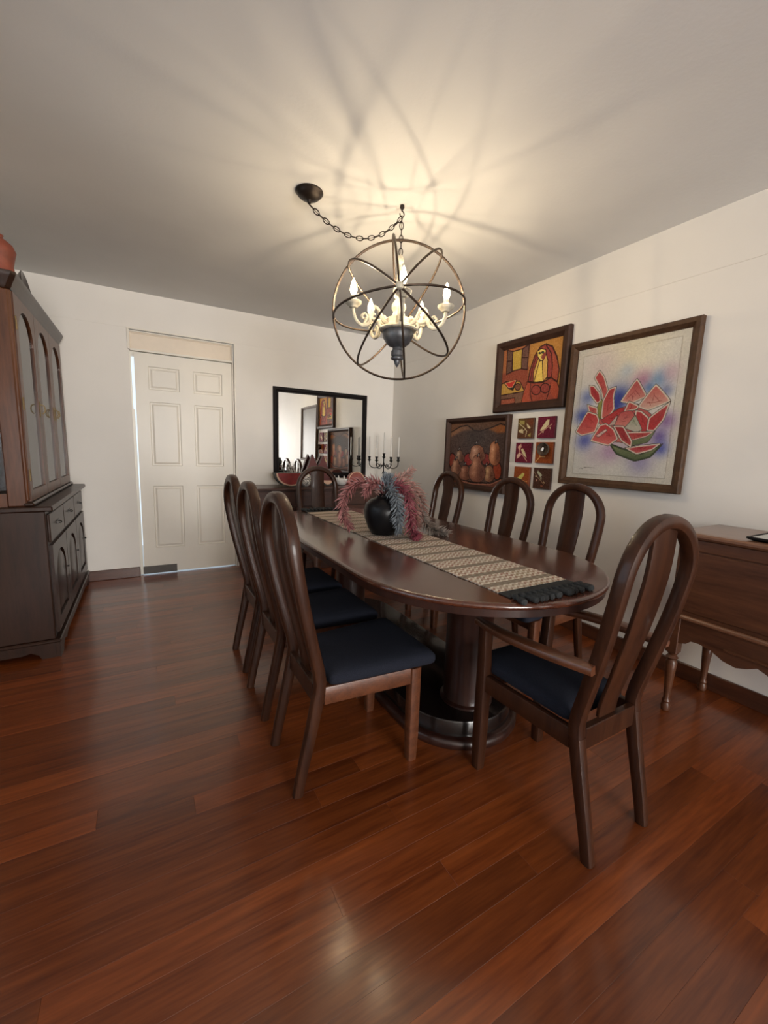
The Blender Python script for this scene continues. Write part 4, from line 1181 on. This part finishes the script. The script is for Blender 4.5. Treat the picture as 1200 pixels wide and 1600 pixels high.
for k in range(3):
    a = hy0 + 0.035 + k * dyw
    d = HB(-0.513, -0.499, a + 0.006, a + dyw - 0.006, 0.700, 0.868, 0.004).build('drawer', M_HUTCH_L, hutch)
    if PULL is None:
        PULL = mb.build('drawer_pull', M_PEWT_DK, d); PULL.location = (-0.499 + 0.72, a + dyw / 2 - 3.82, 0.79)
    else: share('drawer_pull', PULL, d, (-0.499 + 0.72, a + dyw / 2 - 3.82, 0.79))
    dr = frame_with_arch(a + 0.006, a + dyw - 0.006, 0.140, 0.682, 0.075, 0.13, -0.513, 0.018).build('cabinet_door', M_HUTCH_L, hutch, smooth=25)
    A_, B_ = a + 0.081, a + dyw - 0.081; yc = (A_ + B_) / 2; hw = (B_ - A_) / 2
    mb2 = MB()
    out = lambda i: [(A_ + i, 0.215 + i), (B_ - i, 0.215 + i)] + [(yc + (hw - i) * math.cos(PI * j / 12), 0.482 + (0.13 - i) * math.sin(PI * j / 12)) for j in range(13)]
    mb2.rings([[(-0.512 + 0.72 + x, q[0] - 3.82, q[1]) for q in out(i)] for i, x in ((0.0, 0.0), (0.004, 0.003), (0.030, 0.014))], cap0=False)
    mb2.build('raised_panel', M_HUTCH_L, dr, smooth=25)
    mb2 = MB(); mb2.lathe([(0.005, 0), (0.005, 0.005), (0.009, 0.008), (0.007, 0.012), (0.001, 0.013)], (-0.496 + 0.72, a + dyw - 0.045 - 3.82, 0.44), 12, M=Matrix.Rotation(PI / 2, 4, 'Y')); mb2.build('knob', M_PEWT_DK, dr)
# glazed upper case
UX = -0.590
uz0, uz1 = 0.922, 2.095
uy0, uy1 = 3.050, 4.585
HB(XB, XB + 0.015, uy0, uy1, uz0, uz1).build('back_board', M_HUTCH_LIT, hutch)
HB(XB + 0.015, UX, uy1 - 0.02, uy1, uz0, uz1).build('side_panel', M_HUTCH_LIT, hutch)
mb = HB(UX - 0.085, UX, uy0, uy0 + 0.022, uz0, uz1, 0.006)
for zz in ((uz0, uz0 + 0.075), (uz1 - 0.075, uz1)):
    mb.box(XB + 0.015 + 0.07 + 0.72, UX - 0.085 + 0.72, uy0 - 3.82, uy0 + 0.022 - 3.82, zz[0], zz[1])
mb.box(XB + 0.015 + 0.72, XB + 0.085 + 0.72, uy0 - 3.82, uy0 + 0.022 - 3.82, uz0, uz1)
mb.build('side_frame', M_HUTCH_LIT, hutch)
HB(XB + 0.08, UX - 0.08, uy0 + 0.010, uy0 + 0.014, uz0 + 0.07, uz1 - 0.07, 0).build('side_glass', M_GLASS, hutch, smooth=0)
for zz in (1.33, 1.70):
    HB(XB + 0.016, UX - 0.03, uy0 + 0.024, uy1 - 0.022, zz, zz + 0.008, 0.001).build('shelf', M_HUTCH_LIT, hutch)
HB(XB + 0.016, UX, uy0 + 0.024, uy1 - 0.022, uz0 + 0.001, uz0 + 0.018, 0.002).build('case_floor', M_HUTCH_LIT, hutch)
HB(XB + 0.016, UX, uy0 + 0.024, uy1 - 0.022, uz1 - 0.018, uz1 - 0.001, 0.002).build('case_roof', M_HUTCH_LIT, hutch)
udw = (uy1 - uy0 - 0.05) / 3
MB().box(UX - 0.02 + 0.72, UX + 0.012 + 0.72, uy0 + 0.006 - 3.82, uy0 + 0.030 - 3.82, uz0 + 0.03, uz1, 0.006).build('corner_post', M_HUTCH_LIT, hutch)
HB(UX - 0.015, UX + 0.034, uy0 - 0.006, uy1 + 0.006, uz0, uz0 + 0.022, 0.008).build('waist_moulding', M_HUTCH_L, hutch)
UP = None
for k in range(3):
    a = uy0 + 0.030 + k * udw
    dr = frame_with_arch(a + 0.003, a + udw - 0.003, uz0 + 0.026, uz1 - 0.004, 0.062, 0.16, UX - 0.006, 0.022).build('glazed_door', M_HUTCH_LIT, hutch, smooth=25)
    HB(UX + 0.002, UX + 0.006, a + 0.05, a + udw - 0.05, uz0 + 0.07, uz1 - 0.045, 0).build('glass_pane', M_HGLASS, dr, smooth=0)
    mb2 = MB()
    mb2.box(0, 0.004, -0.012, 0.012, -0.05, 0.05, 0.001)
    mb2.tube(crom([(0.002, 0, 0.030), (0.022, 0, 0.022), (0.026, 0, -0.010), (0.012, 0, -0.030)], 4), 0.0035, 6)
    if UP is None: UP = mb2.build('door_pull', M_BRASS, dr); o = UP
    else: o = share('door_pull', UP, dr)
    o.location = (UX + 0.016 + 0.72, (a + udw - 0.035 if k < 2 else a + 0.035) - 3.82, 1.50)
    if k == 0:
        for zz in (1.10, 1.50, 1.93):
            mb2 = MB(); mb2.lathe([(0.0045, -0.035), (0.0045, 0.035)], (UX + 0.020 + 0.72, a - 0.001 - 3.82, zz), 10); mb2.build('hinge', M_BRASS, dr)
mb = MB()
def corn(i, z):
    x1_, y0_, y1_, x0_ = UX + i, uy0 - i * 0.8, uy1 + 0.008, XB
    c = 0.02
    return [(x0_ + 0.72, y0_ - 3.82, z), (x1_ - c + 0.72, y0_ - 3.82, z), (x1_ + 0.72, y0_ + c - 3.82, z), (x1_ + 0.72, y1_ - 0.05 - 3.82, z), (x1_ - 0.02 + 0.72, y1_ - 0.012 - 3.82, z), (x1_ - 0.05 + 0.72, y1_ - 3.82, z), (x0_ + 0.72, y1_ - 3.82, z)]
mb.rings([corn(i, z) for i, z in ((0.012, uz1), (0.020, uz1 + 0.012), (0.022, uz1 + 0.020), (0.040, uz1 + 0.055), (0.046, uz1 + 0.070), (0.046, uz1 + 0.082))])
mb.build('cornice', M_HUTCH_L, hutch, smooth=30)
HT = uz1 + 0.082
# things on and in the hutch
mb = MB(); mb.lathe([(0.060, 0), (0.072, 0.01), (0.066, 0.045), (0.074, 0.085), (0.082, 0.120), (0.070, 0.150), (0.045, 0.172), (0.030, 0.182), (0.036, 0.195), (0.028, 0.198)], segs=28)
tag(mb.build('terracotta_jar', M_TERRA, None, loc=(-0.630, 3.11, HT), smooth=50), 'red terracotta jar on the near corner of the hutch top', 'jar')
mb = MB(); mb.lathe([(0.001, 0), (0.10, 0.002), (0.125, 0.012), (0.145, 0.03), (0.150, 0.034), (0.146, 0.038), (0.12, 0.022), (0.10, 0.012), (0.001, 0.010)], segs=40, M=Matrix.Rotation(math.radians(82), 4, 'Y'))
tag(mb.build('wooden_platter', M_TRIM, None, loc=(-0.700, 4.03, HT + 0.149), smooth=40), 'round dark wooden platter standing upright on top of the hutch', 'platter')
for k, (zz, r) in enumerate(((0.0, 0.085), (0.016, 0.080), (0.032, 0.074))):
    mb = MB(); mb.lathe([(r * 0.5, 0.0), (r * 0.55, 0.003), (r * 0.92, 0.018), (r, 0.022), (r * 0.97, 0.024), (r * 0.55, 0.008), (0.001, 0.007)], segs=32)
    tag(mb.build('silver_dish', M_STEEL, None, loc=(-0.700, 3.17, uz0 + 0.019 + zz), smooth=50), ('silver dish at the bottom of the small stack inside the hutch', 'silver dish in the middle of the small stack inside the hutch', 'silver dish on top of the small stack inside the hutch')[k], 'dish', 'silver dishes inside the hutch')
mb = MB(); mb.lathe([(0.035, 0), (0.036, 0.004), (0.006, 0.012), (0.005, 0.07), (0.030, 0.09), (0.040, 0.13), (0.036, 0.175), (0.034, 0.175), (0.037, 0.13), (0.027, 0.092), (0.001, 0.085)], segs=24)
tag(mb.build('silver_goblet', M_STEEL, None, loc=(-0.705, 3.135, 1.338), smooth=50), 'silver goblet on the lower shelf behind the hutch side glass', 'goblet')

# ------------------------------------------------------------------ sideboard on the right wall
sb = thing('carved_sideboard', 'brown sideboard with scalloped apron against the right wall beside the armchair', 'sideboard', (2.52, 0.28, 0))
def SB(x0, x1, y0, y1, z0, z1, b=0.003): return MB().box(x0 - 2.52, x1 - 2.52, y0 - 0.28, y1 - 0.28, z0, z1, b)
s0, s1 = -0.42, 1.015
mb = MB()
def topring(i, z):
    c = 0.045
    X0, X1, Y0, Y1 = 2.272 + i, 2.742, s0 - 0.02 + i, s1 + 0.025 - i
    return [(x - 2.52, y - 0.28, z) for x, y in ((X0 + c, Y0), (X1, Y0), (X1, Y1), (X0 + c, Y1), (X0, Y1 - c), (X0, Y0 + c))]
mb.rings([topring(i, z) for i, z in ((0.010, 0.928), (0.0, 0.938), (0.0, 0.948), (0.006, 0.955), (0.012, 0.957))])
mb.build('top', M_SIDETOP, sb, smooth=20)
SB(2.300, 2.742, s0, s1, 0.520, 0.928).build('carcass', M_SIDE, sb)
SB(2.294, 2.302, s0 + 0.02, s1 - 0.02, 0.868, 0.924, 0.003).build('frieze', M_SIDE, sb)
pw = (s1 - s0 - 0.06) / 2
for k in range(2):
    SB(2.292, 2.301, s0 + 0.03 + k * pw + 0.002, s0 + 0.03 + (k + 1) * pw - 0.002, 0.560, 0.862, 0.003).build('door', M_SIDE, sb)
mb = MB(); mb.tube([(2.288 - 2.52, s0 - 0.006 - 0.28, 0.530), (2.288 - 2.52, s1 + 0.012 - 0.28, 0.530)], 0.013, 10)
mb.tube([(2.288 - 2.52, s1 + 0.004 - 0.28, 0.530), (2.742 - 2.52, s1 + 0.004 - 0.28, 0.530)], 0.013, 10)
mb.build('waist_moulding', M_SIDETOP, sb)
# scalloped apron of the stand
def apron(L):
    h = 0.0
    half = [(0, 0.395), (0.035, 0.388), (0.065, 0.398), (0.085, 0.418), (0.12, 0.420), (0.17, 0.408), (0.22, 0.380), (0.27, 0.370), (0.31, 0.384), (0.345, 0.404), (0.375, 0.392), (0.41, 0.374), (0.50, 0.356), (0.58, 0.352), (L / 2, 0.350)]
    r = [(L - x, z) for x, z in reversed(half[:-1])]
    return half + r + [(L, 0.520), (0, 0.520)]
L = s1 - s0 - 0.05
mb = MB(); mb.prism([(L - x, z) for x, z in apron(L)], 0.022, Matrix(((0, 0, 1, 2.296 - 2.52), (1, 0, 0, s0 + 0.025 - 0.28), (0, 1, 0, 0), (0, 0, 0, 1))))
mb.build('apron', M_SIDE, sb, smooth=25)
def apron2(L):
    half = [(0, 0.395), (0.035, 0.392), (0.06, 0.410), (0.10, 0.418), (0.15, 0.412), (L / 2, 0.405)]
    return half + [(L - x, z) for x, z in reversed(half[:-1])] + [(L, 0.52), (0, 0.52)]
L2 = 0.43
mb = MB(); mb.prism(apron2(L2), 0.020, Matrix(((1, 0, 0, 2.305 - 2.52), (0, 0, -1, s1 - 0.004 - 0.28), (0, 1, 0, 0), (0, 0, 0, 1)))); mb.build('apron', M_SIDE, sb, smooth=25)
mb = MB(); mb.tube([(2.290 - 2.52, 0.05 + q - 0.28, 0.435) for q in (0.0, 0.25, 0.5, 0.72)], 0.007, 6); mb.build('carved_bead', M_SIDE, sb)
LEG = None
for xx in (2.318, 2.715):
    for yy in (s0 + 0.05, s1 - 0.03):
        if LEG is None:
            mb = MB()
            mb.lathe([(0.014, 0), (0.020, 0.006), (0.022, 0.03), (0.016, 0.045), (0.020, 0.055), (0.014, 0.07), (0.017, 0.12), (0.023, 0.22), (0.026, 0.27), (0.018, 0.285), (0.028, 0.297), (0.018, 0.31), (0.026, 0.325)], segs=18)
            mb.box(-0.026, 0.026, -0.026, 0.026, 0.325, 0.52, 0.003)
            LEG = mb.build('leg', M_SIDE, sb, loc=(xx - 2.52, yy - 0.28, 0))
        else: share('leg', LEG, sb, (xx - 2.52, yy - 0.28, 0))
tray = thing('serving_tray', 'dark rimmed tray with pale shiny surface on the right hand sideboard', 'tray', (2.46, 0.56, 0.957))
mb = MB(); mb.rings([[(sx * (0.15 - i), sy * (0.20 - i), z) for sx, sy in ((-1, -1), (1, -1), (1, 1), (-1, 1))] for i, z in ((0.02, 0.0), (0.0, 0.010), (0.0, 0.018), (0.008, 0.018), (0.014, 0.012))]); mb.build('rim', M_BLACK, tray, smooth=20)
MB().box(-0.136, 0.136, -0.186, 0.186, 0.010, 0.0165).build('tray_surface', M_TRAYTOP, tray, smooth=0)
pit = thing('pewter_pitcher', 'dark pewter pitcher with a looped handle standing on the tray', 'pitcher', (2.47, 0.605, 0.974))
mb = MB(); mb.lathe([(0.040, 0), (0.044, 0.004), (0.036, 0.014), (0.060, 0.045), (0.064, 0.070), (0.050, 0.105), (0.034, 0.130), (0.036, 0.150), (0.042, 0.156), (0.036, 0.150), (0.030, 0.130), (0.001, 0.125)], segs=28); mb.build('body', M_PEWT_DK, pit, smooth=50)
mb = MB(); mb.tube(crom([(-0.005, 0.050, 0.045), (-0.010, 0.085, 0.052), (-0.014, 0.112, 0.085), (-0.014, 0.108, 0.118), (-0.010, 0.080, 0.134), (-0.005, 0.038, 0.128)], 6), 0.0045, 8)
mb.lathe([(0.001, -0.006), (0.006, 0), (0.001, 0.008)], (-0.013, 0.098, 0.133), 8); mb.build('handle', M_PEWT_DK, pit)

# ------------------------------------------------------------------ far sideboard and what stands on it
fs = thing('far_sideboard', 'low dark sideboard under the black framed mirror on the back wall', 'sideboard', (1.76, 4.37, 0))
FT = 0.893
f0, f1 = 0.915, 2.60
def FB(x0, x1, y0, y1, z0, z1, b=0.003): return MB().box(x0 - 1.76, x1 - 1.76, y0 - 4.37, y1 - 4.37, z0, z1, b)
FB(f0 - 0.02, f1 + 0.02, 4.145, 4.604, FT - 0.024, FT, 0.006).build('top', M_FARSIDE, fs)
FB(f0, f1, 4.175, 4.600, 0.10, FT - 0.024).build('carcass', M_FARSIDE, fs)
FB(f0 - 0.012, f1 + 0.012, 4.160, 4.600, 0.0, 0.10, 0.005).build('plinth', M_FARSIDE, fs)
cw = (f1 - f0 - 0.04) / 4
for k in range(4):
    a = f0 + 0.02 + k * cw
    d = FB(a + 0.004, a + cw - 0.004, 4.160, 4.176, 0.70, 0.855, 0.003).build('drawer', M_FARSIDE, fs)
    mb = MB(); mb.lathe([(0.005, 0), (0.006, 0.012), (0.012, 0.018), (0.001, 0.026)], (a + cw / 2 - 1.76, 4.160 - 4.37, 0.78), 12, M=Matrix.Rotation(PI / 2, 4, 'X')); mb.build('knob', M_BRASS, d)
    d = FB(a + 0.004, a + cw - 0.004, 4.160, 4.176, 0.12, 0.69, 0.003).build('door', M_FARSIDE, fs)
    mb = MB(); mb.lathe([(0.005, 0), (0.006, 0.012), (0.012, 0.018), (0.001, 0.026)], (a + (cw - 0.05 if k % 2 == 0 else 0.05) - 1.76, 4.160 - 4.37, 0.45), 12, M=Matrix.Rotation(PI / 2, 4, 'X')); mb.build('knob', M_BRASS, d)
def half_disc(r, n=20, zc=0.0, sq=1.0):
    return [(r * math.cos(PI + PI * i / n), zc + r * sq * math.sin(PI + PI * i / n)) for i in range(n + 1)]
MY = lambda y: Matrix(((1, 0, 0, 0), (0, 0, -1, y), (0, 1, 0, 0), (0, 0, 0, 1)))
wm = thing('wooden_watermelon', 'painted wooden half watermelon, red cut face forward, at the door end of the far sideboard', 'ornament', (1.345, 4.34, FT))
mb = MB(); mb.prism(half_disc(0.172, 24, 0.147, 0.85), 0.10, MY(0.05)); mb.build('rind', M_GREEN, wm, smooth=30)
mb = MB(); mb.prism(half_disc(0.162, 24, 0.147, 0.84), 0.004, MY(-0.050)); mb.build('pale_edge', M_RIND, wm, smooth=30)
mb = MB(); mb.prism(half_disc(0.146, 24, 0.147, 0.83), 0.004, MY(-0.054)); mb.build('flesh', M_RED, wm, smooth=30)
tw = thing('twig_ornament', 'small silver twig ornament standing behind the wooden half watermelon', 'ornament', (1.435, 4.47, FT))
mb = MB(); mb.lathe([(0.025, 0), (0.025, 0.01), (0.008, 0.02), (0.001, 0.022)], segs=14); mb.build('foot', M_STEEL, tw)
mb = MB()
for k in range(9):
    a = k * 0.7; h = 0.15 + 0.05 * (k % 3)
    mb.tube(crom([(0, 0, 0.01), (0.02 * math.cos(a), 0.015 * math.sin(a), h * 0.5), (0.07 * math.cos(a), 0.03 * math.sin(a), h)], 4), 0.0035, 5)
    mb.tube([(0.03 * math.cos(a), 0.02 * math.sin(a), h * 0.62), (0.045 * math.cos(a + 1), 0.02 * math.sin(a + 1), h * 0.85)], 0.003, 5)
mb.build('twigs', M_WHITEC, tw)
def egg_mat():
    m, nt, b = new_mat('white_egg_with_black_marks')
    tc = N(nt, 'ShaderNodeTexCoord'); v = N(nt, 'ShaderNodeTexVoronoi', feature='DISTANCE_TO_EDGE'); v.inputs['Scale'].default_value = 34
    nt.links.new(tc.outputs['Object'], v.inputs['Vector'])
    r = ramp(nt, [(0.04, (0.04, 0.04, 0.04)), (0.09, (0.78, 0.76, 0.73))]); nt.links.new(v.outputs['Distance'], r.inputs[0]); nt.links.new(r.outputs[0], b.inputs['Base Color'])
    b.inputs['Roughness'].default_value = 0.3
    return m
mb = MB(); mb.lathe([(0.015, 0.0), (0.040, 0.008), (0.060, 0.045), (0.062, 0.075), (0.050, 0.115), (0.028, 0.142), (0.001, 0.152)], segs=28)
tag(mb.build('patterned_egg', egg_mat(), None, loc=(1.515, 4.32, FT), smooth=60), 'white egg with fine black marks seen through the far chair back', 'ornament')
def wedge(label, cx, y, w_, h, mat, lean=0.0):
    t = thing('watermelon_wedge', label, 'ornament', (cx, y, FT), group='painted watermelon wedges on the far sideboard')
    mb = MB(); mb.prism([(-w_ / 2, 0.014), (w_ / 2, 0.014), (lean, h)], 0.05, MY(0.025)); mb.build('flesh', mat, t, smooth=0)
    mb = MB(); mb.prism([(-w_ / 2 - 0.004, 0), (w_ / 2 + 0.004, 0), (w_ / 2, 0.014), (-w_ / 2, 0.014)], 0.052, MY(0.026)); mb.build('rind', M_GREEN, t, smooth=0)
    return t
wedge('tall dark red wedge, the one of the pair nearer the door', 1.672, 4.535, 0.275, 0.345, M_DKRED, -0.01)
wedge('tall dark red wedge, the one of the pair nearer the corner', 1.792, 4.565, 0.275, 0.335, M_DKRED, 0.01)
sm = thing('watermelon_slice', 'small pink watermelon slice with dark rind seen through the far chair back', 'ornament', (1.755, 4.30, FT))
mb = MB(); mb.prism(half_disc(0.060, 16, 0.064, 1.0), 0.030, MY(0.015)); mb.build('rind', M_GREEN, sm, smooth=30)
mb = MB(); mb.prism(half_disc(0.054, 16, 0.0665, 0.8), 0.004, MY(-0.015)); mb.build('flesh', M_RIND, sm, smooth=30)
mb = MB(); mb.box(-0.056, 0.056, -0.014, 0.014, 0.064, 0.070, 0.002); mb.build('top_skin', M_RED, sm)
mb = MB()
mb.lathe([(0.030, 0), (0.040, 0.004), (0.060, 0.02), (0.088, 0.055), (0.092, 0.075), (0.088, 0.077), (0.055, 0.03), (0.001, 0.014)], segs=26)
for k in range(8):
    a = k * PI / 4
    mb.lathe([(0.010, 0), (0.007, 0.02), (0.001, 0.045)], (0.084 * math.cos(a), 0.084 * math.sin(a), 0.068), 8)
tag(mb.build('spiked_bowl', M_WHITEC, None, loc=(1.97, 4.40, FT), smooth=50), 'white ceramic bowl with a spiked rim beside the terracotta slice', 'bowl')
ts = thing('terracotta_slice', 'large upright terracotta red melon slice half hidden by the pink sprays', 'ornament', (2.115, 4.33, FT))
def wedge_round(r, n=14): return [(-0.105, 0.0), (0.105, 0.0)] + [(0.10 * math.cos(PI * i / n), 0.055 + r * math.sin(PI * i / n)) for i in range(n + 1)]
mb = MB(); mb.prism(wedge_round(0.105), 0.07, MY(0.035)); mb.build('body', M_CORAL, ts, smooth=30)
mb = MB(); mb.tube([(0.10 * math.cos(PI * i / 14), -0.035, 0.055 + 0.105 * math.sin(PI * i / 14)) for i in range(15)], 0.006, 6); mb.build('pale_rim', M_RIND, ts)

# candelabra
cn = thing('candelabra', 'black iron candelabra with five pale candles at the corner end of the far sideboard', 'candelabra', (2.505, 4.36, FT))
mb = MB(); mb.lathe([(0.060, 0), (0.062, 0.008), (0.040, 0.018), (0.012, 0.030), (0.007, 0.05), (0.007, 0.13), (0.016, 0.15), (0.007, 0.17), (0.006, 0.24), (0.014, 0.255), (0.006, 0.27), (0.006, 0.325)], segs=18)
mb.build('stem', M_IRON, cn)
cup_prof = [(0.006, -0.02), (0.010, -0.008), (0.020, -0.002), (0.024, 0.004), (0.012, 0.008), (0.014, 0.030), (0.019, 0.046), (0.012, 0.046)]
mb = MB(); mb.lathe(cup_prof, (0, 0, 0.335), 14); mb.build('candle_cup', M_IRON, cn)
mb = MB(); mb.lathe([(0.009, 0), (0.0085, 0.25), (0.001, 0.255)], (0, 0, 0.375), 12); mb.build('candle', M_WAX, cn)
BR = None
az2 = math.atan2(-4.36, -2.505)
for k, a in enumerate((0.2, PI - 0.2, PI + 1.08, -1.08)):
    rt = (0, 0, az2 + PI / 2 + a)
    if BR is None:
        mb = MB(); mb.tube(crom([(0.0, 0, 0.245), (0.045, 0, 0.225), (0.085, 0, 0.205), (0.135, 0, 0.205), (0.172, 0, 0.235), (0.178, 0, 0.285)], 6), 0.0055, 7)
        mb.tube(crom([(0.05, 0, 0.225), (0.07, 0, 0.255), (0.095, 0, 0.245), (0.085, 0, 0.228)], 5), 0.004, 6)
        BR = mb.build('branch', M_IRON, cn, rot=rt)
        mb = MB(); mb.lathe(cup_prof, (0.178, 0, 0.295), 14); C0 = mb.build('candle_cup', M_IRON, BR)
        mb = MB(); mb.lathe([(0.009, 0), (0.0085, 0.24), (0.001, 0.245)], (0.178, 0, 0.335), 12); W0 = mb.build('candle', M_WAX, BR)
    else:
        o = share('branch', BR, cn, rot=rt); share('candle_cup', C0, o); share('candle', W0, o)
